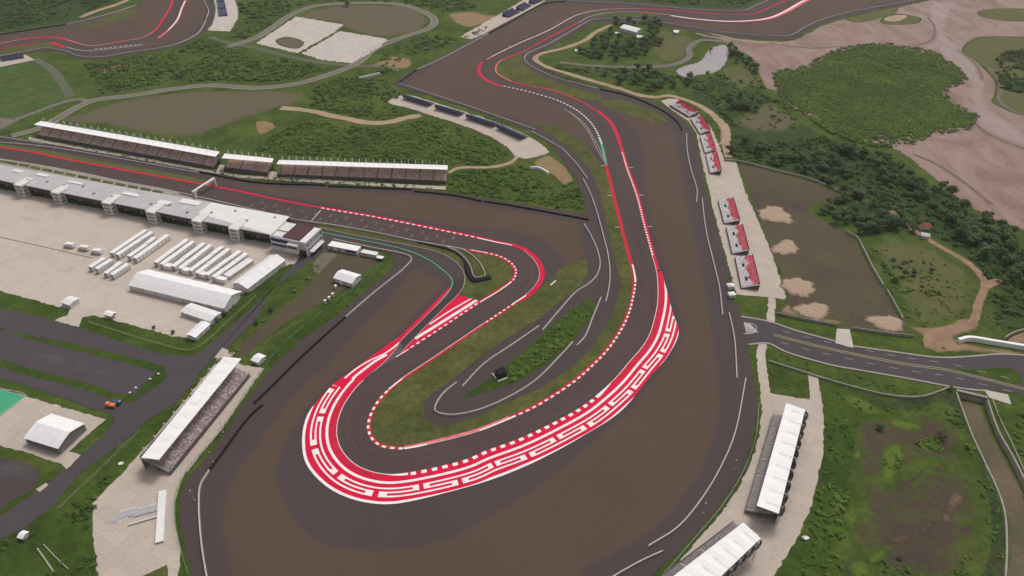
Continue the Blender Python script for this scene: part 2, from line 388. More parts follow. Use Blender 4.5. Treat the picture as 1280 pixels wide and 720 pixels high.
def inside(X, P):
    c = np.zeros(len(X), bool); j = len(P) - 1
    for i in range(len(P)):
        yi, yj = P[i][1], P[j][1]
        if yi != yj:
            m = ((yi > X[:, 1]) != (yj > X[:, 1])) & (X[:, 0] < (P[j][0] - P[i][0]) * (X[:, 1] - yi) / (yj - yi) + P[i][0]); c ^= m
        j = i
    return c
def patch(name, pts, layer, mat, fade=6.0, smooth=True, height=0.0, kind='structure', world=False, wob=0.0):
    """sheet with an attribute that rises from 0 at its rim to 1 at `fade` metres inside"""
    P = spline(pts, max(1.5, fade / 4), True, world=world) if smooth else np.array(pts if world else GG(pts))
    if wob:
        ce = P.mean(0); th_ = np.arctan2(*(P - ce).T[::-1]); ph = len(pts) + ce[0]
        P = ce + (P - ce) * (1 + wob * (np.sin(3 * th_ + ph) + .7 * np.sin(7 * th_ + 2 * ph) + .5 * np.sin(13 * th_ + ph)))[:, None]
    lo, hi = P.min(0), P.max(0); st = max(1.5, fade / 2.5, math.sqrt((hi - lo).prod() / 30000))
    gx, gy = np.meshgrid(np.arange(lo[0], hi[0], st), np.arange(lo[1], hi[1], st)); X = np.c_[gx.ravel(), gy.ravel()]
    X = X + RNG.uniform(-0.2, 0.2, X.shape) * st
    X = X[inside(X, P)]
    if len(X): X = X[seg_dist(X, P) > st * 0.5]
    n = len(P); V = [Vector(p) for p in P] + [Vector(p) for p in X]
    r = geometry.delaunay_2d_cdt(V, [(i, (i + 1) % n) for i in range(n)], [list(range(n))], 1, 1e-5)
    vs = np.array([(v.x, v.y) for v in r[0]]); d = np.clip(seg_dist(vs, P) / fade, 0, 1)
    me = bpy.data.meshes.new(name)
    hz = lift(layer) + height * (d * d * (3 - 2 * d)) * (0.75 + 0.5 * RNG.random(len(d)) if height else 1.0)
    me.from_pydata([(x, y, z) for (x, y), z in zip(vs, hz)], [], [tuple(f) for f in r[2]]); me.update()
    a = me.attributes.new('edge', 'FLOAT', 'POINT'); a.data.foreach_set('value', d.astype(np.float32))
    me.materials.append(M[mat] if isinstance(mat, str) else mat); o = bpy.data.objects.new(name, me); COL.objects.link(o)
    return tag(up(o), kind=kind)
def road(name, pts, width, layer, mat, edge=None):
    L = Line(pts, 2.0); mb = MB(); L.strip(mb, 0, L.L, -width / 2, width / 2, lift(layer), 2.0)
    o = tag(up(mb.build(name, mat)), kind='structure')
    if edge:
        mb = MB()
        for s in (-1, 1): L.strip(mb, 0, L.L, s * (width / 2 - 0.9), s * (width / 2), (layer + 1) * LAYER + 0.06, 2.0)
        tag(up(mb.build('kerb', edge)), kind='structure')
    return L
def trail(name, pts, width, layer, mat, fade=None):
    """a worn path with ragged rims"""
    L = Line(pts, 3.0); w = [width * (0.42 + 0.16 * random.random()) for _ in L.s]
    A = [L.P[i] + L.n[i] * w[i] for i in range(len(L.P))]; B = [L.P[i] - L.n[i] * w[i] for i in range(len(L.P))]
    return patch(name, A + B[::-1], layer, mat, fade or width * 0.3, smooth=False, world=True)

# ------------------------------------------------------------------ ground
CANAL = [(1196, 492), (1214, 540), (1232, 580), (1247, 612), (1256, 640), (1259, 680), (1257, 730), (1250, 800), (1350, 800), (1330, 740), (1310, 670), (1280, 602), (1265, 572), (1247, 540), (1232, 500)]
def build_ground():
    C = np.array(GG(CANAL)); outer = [(-2600, -700), (2600, -700), (2600, 3000), (-2600, 3000)]
    V = [Vector(p) for p in outer] + [Vector(p) for p in C]; n = len(C)
    r = geometry.delaunay_2d_cdt(V, [(i, (i + 1) % 4) for i in range(4)] + [(4 + i, 4 + (i + 1) % n) for i in range(n)], [], 1, 1e-4)
    me = bpy.data.meshes.new('ground'); vs = np.array([(v.x, v.y) for v in r[0]])
    fs = [tuple(f) for f in r[2] if not inside(np.array([vs[list(f)].mean(0)]), C)[0]]
    me.from_pydata([(x, y, 0) for x, y in vs], [], fs); me.update(); me.materials.append(M['grass'])
    o = bpy.data.objects.new('ground', me); COL.objects.link(o); tag(up(o), kind='structure')
    bed = patch('canal_bed', C, 0, 'canalwater', 5.0, smooth=False, world=True); bed.location.z = -2.6
    mb = MB()
    for i in range(n):
        a, b = C[i], C[(i + 1) % n]; mb.face([(a[0], a[1], -2.6), (b[0], b[1], -2.6), (b[0], b[1], 0), (a[0], a[1], 0)])
    tag(mb.build('canal_bank', 'wallgrey'), kind='structure')
build_ground()

# ---- mudflat, pond and far land
sheet('mudflat', [(868, 41), (905, 47), (960, 51.5), (990, 51), (1010, 42), (1030, 32), (1062, 22), (1120, 10), (1160, 0), (1210, -25), (1700, -25), (1700, 480), (1330, 310), (1280, 287), (1242, 273), (1205, 252), (1172, 225), (1120, 187), (1085, 178), (1050, 168), (1020, 150), (985, 128), (968, 113), (958, 110), (948, 90), (940, 72), (915, 60), (903, 50), (884, 46)], 1, 'mud', True, 0.8)
for nm, pts in (('river_channel', [(1170, 3), (1200, 2), (1190, 14), (1184, 30), (1186, 44), (1200, 60), (1214, 76), (1226, 92), (1234, 108), (1230, 124), (1236, 136), (1256, 150), (1290, 172), (1290, 186), (1250, 172), (1226, 158), (1218, 140), (1212, 120), (1206, 96), (1190, 80), (1160, 60), (1120, 61), (1100, 57), (1150, 56), (1168, 46), (1162, 28)]),):
    patch(nm, pts, 2, 'wetmud', 9)
for pts in ([(1100, 25), (1120, 17), (1150, 22), (1147, 29), (1125, 31), (1104, 30)], [(1055, 24), (1085, 16), (1120, 9), (1122, 14), (1095, 24), (1070, 28)], [(1222, 15), (1242, 11), (1290, 11), (1380, 14), (1360, 30), (1280, 27), (1255, 26), (1227, 21)],
            [(1217, 48), (1228, 46), (1290, 46), (1400, 50), (1450, 200), (1330, 170), (1280, 146), (1263, 140), (1240, 128), (1242, 120), (1243, 103), (1233, 90), (1220, 77), (1203, 65), (1206, 56)]):
    patch('sand_bank', pts, 2, 'olive', 6)
patch('sand_bank', [(1104, 24), (1118, 19), (1134, 19), (1126, 26), (1110, 27)], 3, 'dirt', 3)
sheet('mangrove_floor', [(970, 94), (1010, 88), (1042, 70), (1070, 61), (1110, 59), (1160, 69), (1177, 75), (1203, 95), (1196, 102), (1178, 105), (1173, 120), (1188, 132), (1210, 144), (1204, 155), (1165, 163), (1110, 167), (1072, 167), (1035, 160), (1022, 145), (985, 127), (972, 110)], 2, 'grass', True, 1.2)
for pts in ([(1236, 84), (1246, 96), (1252, 112), (1248, 124), (1258, 134), (1290, 150)], [(1196, 62), (1210, 72), (1222, 84), (1228, 100)], [(960, 54), (1010, 60), (1060, 58), (1100, 60), (1140, 58), (1164, 50), (1168, 34), (1160, 22)], [(1172, 112), (1190, 124), (1214, 150), (1240, 170), (1290, 190)], [(1140, 192), (1170, 205), (1205, 228), (1240, 256)]):
    trail('creek', pts, 3.2, 3, M.setdefault('creek', plain('creek_mud', (0.150, 0.102, 0.090), 0.25, 0.2, 0.8)), 1.0)
sheet('pond', [(847, 87), (862, 81), (875, 77), (883, 67), (890, 60), (905, 56), (910, 62), (908, 76), (900, 86), (888, 92), (870, 94), (857, 97), (849, 94)], 2, 'water', True, 0.5)

# ---- soil, fields and meadows
patch('brown_field', [(60, 152), (100, 141), (130, 130), (175, 121), (230, 113), (290, 112), (360, 112), (385, 118), (380, 128), (330, 142), (290, 155), (250, 172), (200, 172), (150, 162), (110, 157)], 1, 'dryfield', 12)
patch('brown_field', [(372, 22), (420, 7), (495, 7), (527, 15), (535, 27), (520, 40), (480, 46), (432, 36), (420, 28)], 1, 'dryfield', 8)
patch('brown_field', [(922, 203), (952, 209), (990, 220), (1033, 233), (1050, 243), (1014, 262), (1040, 280), (1060, 290), (1086, 329), (1104, 358), (1129, 400), (1140, 416), (1063, 411), (1042, 408), (985, 393), (970, 385), (982, 372), (958, 303), (929, 225)], 1, 'field', 4)
for pts in ([(945, 262), (958, 258), (972, 258), (985, 264), (992, 273), (988, 279), (968, 280), (952, 274)], [(963, 312), (970, 303), (984, 299), (997, 305), (1001, 313), (988, 320), (970, 319)],
            [(976, 350), (988, 345), (1004, 349), (1022, 358), (1020, 367), (1000, 372), (982, 368)], [(990, 388), (1000, 379), (1024, 378), (1040, 388), (1036, 398), (1010, 400)], [(1080, 398), (1098, 393), (1120, 396), (1134, 408), (1128, 416), (1095, 412)]):
    patch('sand_spread', pts, 2, 'sandover', 4.0, height=0.7, wob=.09)
patch('meadow', [(1085, 300), (1120, 296), (1160, 305), (1200, 325), (1222, 345), (1226, 362), (1217, 395), (1190, 407), (1150, 412), (1130, 396), (1108, 350)], 1, 'olive', 20)
patch('dirt_patch', [(975, 390), (985, 380), (1000, 392), (1060, 402), (1050, 405), (1000, 396)], 3, 'reddirt', 3)
patch('dirt_patch', [(1130, 405), (1165, 408), (1200, 398), (1225, 395), (1224, 412), (1195, 424), (1230, 432), (1280, 440), (1280, 446), (1210, 441), (1170, 442), (1150, 420)], 2, 'reddirt', 5)
patch('dirt_patch', [(920, 165), (935, 160), (960, 170), (1000, 168), (1000, 178), (960, 182), (930, 180)], 1, 'reddirt', 6)
patch('meadow', [(905, 84), (935, 82), (950, 108), (930, 112), (908, 104)], 2, 'olive', 6)
patch('meadow', [(918, 152), (940, 138), (962, 128), (985, 140), (1000, 152), (985, 164), (940, 164)], 2, 'dryfield', 10)
patch('meadow', [(822, 36), (850, 42), (868, 50), (860, 60), (856, 72), (835, 78), (818, 70)], 2, 'olive', 8)
patch('dirt_patch', [(975, 188), (1000, 184), (1005, 195), (985, 200)], 1, 'reddirt', 4)
patch('dirt_patch', [(1070, 200), (1090, 216), (1105, 225), (1118, 240), (1100, 236), (1080, 222)], 1, 'reddirt', 4)
patch('dirt_patch', [(1180, 260), (1210, 268), (1240, 290), (1275, 320), (1260, 322), (1225, 300), (1195, 280)], 1, 'reddirt', 5)
patch('dirt_patch', [(120, 85), (150, 78), (160, 95), (168, 104), (150, 110), (140, 95), (125, 95)], 1, 'tan', 9)
patch('dirt_patch', [(665, 205), (685, 194), (705, 205), (718, 228), (705, 232), (690, 220)], 1, 'tan', 5)
patch('dirt_patch', [(470, 78), (490, 70), (515, 75), (510, 85), (485, 86), (462, 83)], 1, 'tan', 5)
patch('dirt_patch', [(560, 18), (585, 14), (610, 18), (625, 20), (590, 34), (575, 32)], 1, 'tan', 8)
patch('dirt_patch', [(320, 152), (338, 152), (345, 160), (325, 168)], 2, 'tan', 4)
patch('dirt_patch', [(402, 310), (440, 316), (474, 326), (456, 343), (428, 364), (395, 384), (368, 398), (338, 420), (316, 439), (304, 448), (292, 442), (312, 420), (345, 392), (378, 362), (390, 348), (384, 338), (396, 324)], 3, 'field', 2.5)
patch('dirt_patch', [(390, 332), (404, 315), (424, 318), (415, 326), (405, 338), (396, 344)], 4, 'greydirt', 3)
patch('dirt_patch', [(330, 400), (350, 385), (380, 375), (400, 350), (430, 335), (470, 325), (452, 345), (420, 366), (390, 385), (360, 405), (320, 428), (300, 440), (310, 420)], 1, 'field', 5)
patch('dirt_patch', [(395, 325), (410, 318), (440, 322), (430, 330), (412, 334), (405, 345), (388, 352), (380, 345)], 2, 'greyroad', 2) if False else None
patch('dirt_patch', [(0, 700), (20, 690), (42, 690), (50, 705), (45, 740), (-10, 740)], 1, 'sandpile', 4)
patch('swamp', [(1058, 580), (1100, 590), (1150, 575), (1190, 570), (1215, 560), (1228, 600), (1238, 640), (1235, 700), (1200, 745), (1100, 745), (1085, 705), (1050, 700), (1050, 650), (1060, 620)], 1, 'swamp', 16)
patch('swamp', [(1045, 500), (1085, 508), (1135, 514), (1180, 503), (1205, 535), (1222, 575), (1180, 592), (1150, 590), (1120, 600), (1070, 600), (1055, 560), (1045, 530)], 1, 'swamp', 14)
for pts in ([(1056, 495), (1068, 495), (1100, 510), (1106, 516), (1092, 519), (1062, 508)], [(1110, 525), (1125, 523), (1155, 533), (1150, 538), (1120, 535)], [(1105, 560), (1118, 555), (1130, 560), (1128, 580), (1120, 598), (1104, 604), (1102, 585)],
            [(1090, 690), (1105, 684), (1116, 682), (1110, 692), (1098, 705), (1085, 703)], [(1065, 565), (1075, 562), (1080, 572), (1068, 574)], [(1040, 612), (1052, 610), (1056, 640), (1044, 645)], [(1055, 646), (1070, 642), (1072, 652), (1058, 656)], [(1150, 552), (1166, 548), (1172, 560), (1158, 566)], [(1062, 705), (1080, 700), (1090, 720), (1070, 726)]):
    patch('bright_grass', pts, 2, 'brightgrass', 3.5, kind='stuff')
for pts in ([(1115, 672), (1130, 668), (1142, 666), (1136, 676), (1122, 680), (1112, 678)], [(1148, 660), (1160, 652), (1168, 652), (1164, 662), (1150, 668)], [(1185, 620), (1192, 614), (1206, 618), (1206, 628), (1192, 640), (1190, 654), (1176, 650), (1180, 635)], [(1200, 660), (1212, 659), (1215, 667), (1205, 668)], [(1124, 608), (1145, 594), (1154, 586), (1152, 592), (1132, 608)], [(1168, 584), (1182, 586), (1182, 590), (1170, 588)]):
    patch('tan_mud', pts, 3, 'tanover', 3.0)
patch('bright_grass', [(260, 90), (285, 83), (310, 88), (305, 98), (275, 100)], 1, 'brightgrass', 8, kind='stuff')
sheet('lawn', [(0, 82), (42, 76), (62, 88), (78, 108), (84, 122), (70, 129), (20, 147), (-40, 150), (-40, 84)], 1, 'lawn', True, 0.4)
patch('dark_grass', [(-60, 20), (0, -10), (165, -14), (120, 20), (60, 32), (0, 41), (-60, 52)], 1, 'darkgrass', 6, kind='stuff')
patch('dark_grass', [(770, 0), (830, -6), (960, -10), (945, 4), (925, 10), (890, 10), (805, 3)], 1, 'darkgrass', 3, kind='stuff')
patch('dark_grass', [(915, 88), (940, 85), (962, 115), (1000, 150), (1060, 180), (1120, 200), (1180, 240), (1240, 280), (1300, 330), (1300, 420), (1240, 410), (1235, 360), (1200, 322), (1140, 290), (1090, 300), (1040, 255), (1050, 240), (990, 218), (912, 200), (905, 160), (860, 122), (880, 100)], 1, 'darkgrass', 10, kind='stuff')
sheet('grass_field', [(110, 400), (120, 393), (140, 399), (215, 420), (243, 424), (262, 407), (300, 372), (345, 336), (372, 328), (366, 335), (320, 380), (250, 441), (237, 446), (200, 442), (150, 427), (100, 409), (103, 400)], 2, 'lush', True, 0.25)
sheet('grass_field', [(-30, 362), (0, 365), (25, 371), (62, 381), (88, 388), (84, 394), (67, 401), (37, 393), (0, 386), (-30, 382)], 2, 'lush', True, 0.25)
sheet('grass_field', [(340, 462), (382, 424), (424, 395), (452, 369), (488, 340), (493, 328), (486, 320), (476, 325), (470, 333), (444, 358), (418, 372), (395, 392), (360, 412), (330, 440), (325, 452)], 2, 'lush', True, 0.3)
sheet('grass_field', [(165, 545), (187, 525), (225, 503), (250, 468), (268, 447), (282, 428), (268, 455), (222, 512), (195, 545), (150, 595), (115, 630), (116, 665), (122, 720), (122, 760), (-40, 760), (-40, 700), (0, 676), (27, 663), (62, 638), (100, 594)], 2, 'lush', True, 0.3)
sheet('grass_field', [(1030, 500), (1040, 480), (1095, 500), (1110, 520), (1075, 530), (1068, 560), (1062, 600), (1060, 650), (1050, 690), (1060, 740), (970, 745), (1001, 667), (1018, 623), (1029, 573), (1031, 530)], 1, 'lush', True, 0.5)
sheet('marsh', [(1045, 490), (1110, 500), (1190, 495), (1212, 545), (1230, 590), (1245, 620), (1253, 650), (1255, 690), (1250, 760), (1010, 760), (1050, 690), (1060, 600), (1050, 540)], 0.5, 'marsh', True, 0.6)
sheet('grass_field', [(240, 725), (227, 690), (220, 652), (221, 620), (233, 593), (240, 594), (228, 622), (229, 655), (244, 725), (244, 745), (238, 745)], 4, 'lush', True, 0.2)
sheet('grass_field', [(949, 500), (952, 513), (948, 547), (933, 590), (907, 633), (870, 677), (833, 720), (810, 745), (792, 745), (817, 719), (851, 688), (886, 650), (911, 618), (931, 583), (942, 541), (945, 510)], 4, 'lush', True, 0.25)

for pts in ([(36, 171), (70, 178), (164, 194.5), (246, 210), (272, 214.5), (272, 217.5), (246, 213), (164, 198), (70, 181.5), (36, 175)], [(270, 213), (300, 219), (347, 221.5), (460, 228), (557, 233.5), (557, 237.5), (460, 232), (347, 225.5), (300, 222), (270, 217)], [(275, 206), (281, 206.5), (278, 219), (270, 216)], [(337, 214), (347, 216), (346, 224), (334, 223)]):
    sheet('walkway', pts, 6, 'concrete', False, 0.2)
# ---- roads and pads of the surroundings
loop = road('access_road', [(15, 170), (50, 160), (97, 134), (120, 125), (162, 120), (212, 112), (262, 107), (320, 110), (370, 105), (415, 92), (445, 80), (470, 60), (505, 46), (537, 35), (543, 25), (530, 15), (495, 5), (445, 4), (395, 7.5), (365, 18), (340, 35), (318, 48), (280, 60)], 8.5, 3, 'greyroad', 'wallgrey')
road('access_road', [(20, 149), (48, 139), (75, 129), (100, 124), (110, 127)], 6, 2, 'greyroad')
road('access_road', [(41, 73), (58, 82), (70, 92), (80, 107), (88, 121)], 8, 2, M.setdefault('mossyroad', asphalt('mossy_road', (0.10, 0.105, 0.075))))
road('access_road', [(262, 46), (287, 54), (320, 60), (350, 68), (400, 78), (440, 82), (480, 84), (500, 88)], 6, 2, M['mossyroad'])
trail('dirt_path', [(350, 135), (375, 137), (395, 140), (415, 145), (432, 148), (450, 152), (470, 154), (490, 152), (505, 148), (527, 144)], 9, 2, 'dirt')
trail('dirt_path', [(100, 22), (120, 14), (145, 6), (160, 0)], 9, 2, 'dirt')
trail('dirt_path', [(765, 31), (745, 40), (730, 51), (702, 61), (677, 67), (669, 73), (680, 82), (710, 92), (740, 101), (772, 110), (800, 119), (820, 121.5), (836, 119.5), (854, 124), (876, 133), (896, 148), (905, 164), (906, 181), (911, 197)], 7, 2, 'dirt')
trail('dirt_path', [(896, 148), (905, 158), (908, 170), (906, 182)], 9, 3, 'dirt')
trail('dirt_path', [(1105, 255), (1139, 285), (1171, 306), (1206, 326), (1226, 344), (1231, 357), (1223, 379), (1215, 402), (1183, 411), (1160, 421), (1162, 436)], 4.5, 3, 'redpath', 1.5)
trail('dirt_path', [(1230, 360), (1245, 352), (1262, 350)], 5, 3, 'redpath', 2.0)
trail('canal_road', [(815, 84), (835, 82), (855, 76), (862, 70), (861, 61), (868, 54), (878, 50), (905, 52), (930, 54)], 7, 2, 'greyroad', 1.5)
trail('canal_road', [(700, 78), (740, 82), (790, 84), (827, 83)], 5, 2, 'greyroad', 1.5)
trail('dirt_path', [(838, 32), (860, 35), (890, 42), (930, 51), (980, 55)], 5, 2, 'dirt')
trail('footpath', [(646, 196), (639, 203), (615, 209), (574, 210), (560, 216)], 4.5, 3, 'dirt')
for i, pts in enumerate(([(320, 54), (370, 21), (430, 31), (418, 40), (372, 67)], [(425, 39), (485, 49), (475, 59), (440, 79), (402, 75), (377, 67)])):
    sheet('concrete_pad', pts, 4, 'palepad', False, 0.8)
patch('dirt_patch', [(345, 50), (358, 46), (380, 53), (372, 61), (352, 58)], 5, 'dryfield', 3)
sheet('concrete_pad', [(485, 127.5), (506, 119), (555, 132), (611, 150), (660, 170.6), (686, 189), (684, 192), (654, 198), (645, 195), (634, 184), (609, 169), (574, 155), (542, 145), (514, 136)], 2, 'concrete', True, 0.5)
sheet('concrete_pad', [(575, 46), (629, 15), (656, -1), (690, -6), (679, 2.5), (640, 25), (610, 41), (589, 49)], 2, 'concrete', False, 0.5)
sheet('concrete_pad', [(266, -8), (270, 12), (266, 30), (259, 38), (287, 39.5), (297, 24), (298, 12), (291, -8)], 2, 'palepad', False, 0.4)
sheet('concrete_pad', [(-20, 79), (0, 76), (32, 68.5), (43, 75), (0, 84), (-20, 87)], 4, 'concrete', False)
sheet('concrete_pad', [(-20, 148), (0, 147), (25, 150), (0, 162), (-20, 166)], 2, 'greyroad', False)
sheet('sand_yard', [(-40, 228), (345, 306), (378, 321), (371, 329), (345, 335), (300, 370), (262, 406), (242, 423), (215, 420), (175, 409), (140, 400), (115, 394), (104, 397), (99, 409), (67, 401), (84, 394), (88, 387), (62, 381), (25, 371), (0, 364), (-40, 358)], 3, 'sandpad', False, 0.3)
for pts in ([(66, 336), (84, 330), (96, 334), (104, 340), (90, 344), (76, 342)], [(200, 300), (225, 304), (240, 312), (220, 308)], [(96, 284), (130, 290), (160, 298), (120, 294)], [(10, 262), (40, 270), (60, 282), (30, 276)]):
    patch('mud_stain', pts, 3, M.setdefault('stain', soft_over('yard_stain', (0.30, 0.215, 0.155), (0.45, 0.385, 0.335))), 7)
sheet('paddock_asphalt', [(-30, 380), (0, 385), (37, 392), (67, 401), (100, 409), (150, 427), (200, 442), (237, 446), (250, 441), (320, 381), (344, 358), (367, 331), (402, 291), (420, 296), (412, 308), (382, 331), (340, 361), (320, 400), (287, 432), (270, 444), (250, 466), (225, 501), (187, 523), (165, 543), (100, 593), (62, 637), (27, 662), (0, 675), (-30, 692), (-30, 665), (0, 647), (15, 637), (45, 615), (60, 604), (101, 569), (128, 548), (143, 528), (138, 516), (112, 510), (62, 491), (0, 473), (-30, 465)], 3, 'road', False, 0.25)
for pts in ([(17, 415), (49, 421.5), (82, 427), (126, 439), (161, 446.5), (195, 456), (209, 462), (207, 473), (192, 486.5), (175, 496), (170, 492), (185, 476), (194, 467), (175, 459), (136, 449), (88, 437), (49, 427), (20, 419)],
            [(-30, 441), (0, 449), (49, 464), (117, 482), (148, 493), (165, 493), (176, 497), (156, 503), (117, 491), (78, 480), (29, 468), (0, 458), (-30, 450)], [(0, 409), (6, 410), (4, 413), (-6, 412)]):
    sheet('grass_strip', pts, 4, 'lush', True, 0.35)
patch('dirt_patch', [(40, 438), (60, 440), (85, 452), (120, 462), (118, 468), (85, 460), (50, 447)], 4, M.setdefault('dustroad', soft('dust', (0.085, 0.068, 0.062), (0.075, 0.062, 0.06), 0.1)) and 'dustroad', 4) if False else None
for pts in ([(30, 436), (70, 438), (120, 455), (150, 462), (130, 472), (80, 462), (40, 450)], [(-10, 425), (20, 430), (40, 440), (10, 440)], [(10, 575), (40, 584), (40, 600), (10, 600), (-10, 590)]):
    patch('dust', pts, 4, 'dustroad', 6)
sheet('concrete_pad', [(-30, 478), (0, 486), (34, 496), (132, 525), (87, 564), (101, 569), (85, 585.5), (72, 579), (36, 567), (0, 557), (-30, 549)], 4, 'concrete', False, 0.25)
sheet('green_court', [(-40, 476), (0, 486.5), (32, 496), (0, 521), (-40, 550)], 5, 'court', False)
sheet('paddock_asphalt', [(-30, 563), (0, 571), (50, 587), (52, 596), (40, 612), (0, 636), (-30, 652)], 3, 'asphalt', False, 0.25)
sheet('concrete_pad', [(45, 612), (57, 604), (61, 606), (50, 615.5)], 4, 'concrete', False)
sheet('concourse', [(290, 448), (302, 456), (330, 461), (310, 490), (275, 540), (232, 592), (220, 620), (219, 652), (226, 690), (222, 725), (222, 760), (122, 760), (122, 720), (116, 665), (115, 630), (150, 595), (195, 545), (222, 512), (268, 456)], 3, 'concrete', False, 0.25)
sheet('concrete_pad', [(268, 447), (278, 435), (294, 441), (286, 449)], 3, 'concrete', False)
sheet('grass_strip', [(176, 722), (192, 713), (209, 707), (212, 722), (213, 745), (170, 745)], 4, 'dryground' if 'dryground' in M else 'verge', False, 0.3)
sheet('concourse', [(949, 427), (959, 428), (957, 445), (959, 465), (962.5, 491), (1013, 501), (1010, 468), (1022, 470), (1027, 500), (1030, 530), (1028, 573), (1017, 623), (1000, 667), (967, 720), (945, 760), (795, 760), (833, 720), (870, 677), (907, 633), (933, 590), (948, 547), (952, 513), (949, 477), (945, 445)], 3, 'concrete', False, 0.25)
sheet('concourse', [(825, 126), (836, 123.5), (847, 124), (872, 141), (890, 161), (899, 183), (906.5, 202), (920, 202), (930, 235), (960, 305), (983, 370), (979, 375), (970, 373), (967.5, 404), (958, 403), (961, 372), (920, 368), (904, 307), (893, 267), (884, 229), (876, 195), (870, 166), (861, 152), (841.5, 139)], 3, 'concrete', False, 0.3)
ROADPOLY = [(922, 396), (946, 400), (964, 404), (997, 415), (1045, 428), (1110, 440), (1172, 448), (1210, 447), (1250, 444), (1290, 446), (1420, 455), (1420, 535), (1280, 493), (1200, 484), (1135, 472), (1072, 461), (1039, 455), (981, 438), (960, 429), (936, 430)]
sheet('road', ROADPOLY, 4, 'road', False)
sheet('grass_strip', [(1188, 462), (1215, 462), (1255, 460), (1266, 461), (1276, 469), (1270, 481), (1240, 473)], 5, 'lush', True)
sheet('concrete_pad', [(1046, 411), (1062, 412), (1067, 435), (1044, 429)], 5, 'palepad', False)
sheet('concrete_pad', [(1229, 487), (1260, 493.5), (1264, 506), (1237, 497.5)], 5, 'palepad', False)
def paint(name, parts, layer, mat):
    mb = MB()
    z = lift(layer)
    for L, a, b, o0, o1 in parts: L.strip(mb, a, b, o0, o1, z)
    return tag(up(mb.build(name, mat)), kind='structure')
MED = Line([(968, 419), (1010, 430), (1072, 444), (1135, 456), (1185, 463), (1235, 475), (1290, 489), (1400, 520)])
mb = MB()
for i in range(7):
    p = G((930 + i * 1.2, 403 + i * .4)); q = G((934 + i * 2.2, 417 - i * .2)); w_ = np.array((.3, 0)); mb.face([(*(p - w_), 6 * LAYER), (*(p + w_), 6 * LAYER), (*(q + w_), 6 * LAYER), (*(q - w_), 6 * LAYER)])
up(tag(mb.build('road_marking', 'line'), kind='structure'))
JL = Line([(929, 417), (938, 417.5), (944, 414), (945, 408), (940, 405), (934, 404)], 1.0); paint('road_marking', [(JL, 0, JL.L, -.2, .2)], 6, 'line')
paint('road_marking', [(MED, 0, MED.L, 0.5, 0.9), (MED, 0, MED.L, -0.9, -0.5)], 6, 'yellowline')
mb = MB()
for off in (5.6, -5.0):
    s = 4
    while s < MED.L - 10: MED.strip(mb, s, s + 4, off - 0.12, off + 0.12, 6 * LAYER); s += 11
tag(up(mb.build('road_marking', 'line')), kind='structure')
for pts, z in (([(936, 431), (960, 429.5), (981, 439.5), (1039, 456.5), (1072, 462.5), (1135, 473.5), (1200, 485.5), (1232, 489)], 1), ([(926, 396), (946, 399), (964, 403), (997, 414), (1045, 427)], 1), ([(1067, 433), (1110, 439), (1172, 447), (1210, 446), (1250, 443), (1290, 445)], 1)):
    L = Line(pts, 2); mb = MB()
    L.strip(mb, 0, L.L, -0.6, 0.6, 0.33)
    tag(up(mb.build('pavement', 'greystrip')), kind='structure')

# ------------------------------------------------------------------ circuit
TARMAC = [(-40, 163), (0, 170), (54, 178), (130, 190), (200, 203), (262, 216), (320, 227), (407, 231), (515, 236), (570, 243), (640, 254), (700, 263), (732, 267), (734, 262), (727, 240), (720, 222), (707, 207), (692, 184), (669, 167), (611, 144.5), (538, 120), (497, 109), (493, 103), (517, 88), (558, 67), (608, 41), (634, 27), (680, 3), (700, -0.5), (710, -1), (760, 1), (805, 4.5), (890, 11), (927, 11), (945, 5), (965, -6), (1000, -22), (1210, -30), (1145, 3), (1120, 8), (1062, 20), (1028, 30), (1010, 37.5), (990, 49), (960, 49.5), (905, 44.5), (852, 36), (815, 30), (765, 27), (742, 28), (718, 42), (690, 58), (667, 68), (664, 74), (672, 82), (697, 95), (750, 110), (782, 116), (820, 129), (845, 141), (858, 155), (867, 166), (872, 186), (877.6, 213), (882, 238), (889, 258), (900, 298), (908, 332), (915.5, 378), (922, 379), (926.7, 399), (932.5, 424), (936.4, 443.6), (944, 484), (946, 510), (942.5, 540), (931, 582.5), (910, 617.5), (885, 650), (850, 687.5), (815, 719), (780, 760), (250, 760), (240, 720), (226, 657.5), (225, 622.5), (237.5, 595), (265, 565), (300, 515), (340, 458), (382, 422), (424, 393), (450, 369), (467.5, 355), (487.5, 339), (495, 327), (488, 318), (475, 313), (440, 306), (408, 300), (360, 292), (200, 260), (0, 224), (-40, 217)]
sheet('runoff_asphalt', TARMAC, 5, 'asphalt', False, 0.15)
T2 = [(-40, 50), (0, 44), (50, 36), (83, 31), (110, 25), (143, 16), (170, 7), (183, -3), (195, -20), (262, -20), (262, 0), (268, 10), (266, 27), (247, 46), (212, 60), (162, 68), (125, 74), (100, 74), (80, 67), (57, 63), (25, 68), (0, 74), (-40, 82)]
sheet('runoff_asphalt', T2, 3, 'asphalt', True)
patch('runoff_dust', [(-38, 52), (0, 47), (50, 39), (83, 34), (110, 28), (143, 19), (172, 9), (186, -3), (200, -18), (252, -18), (254, 0), (258, 14), (254, 27), (238, 42), (205, 56), (160, 62), (120, 67), (100, 66), (78, 58), (57, 55), (25, 60), (0, 65), (-38, 72)], 5, 'brown', 5)
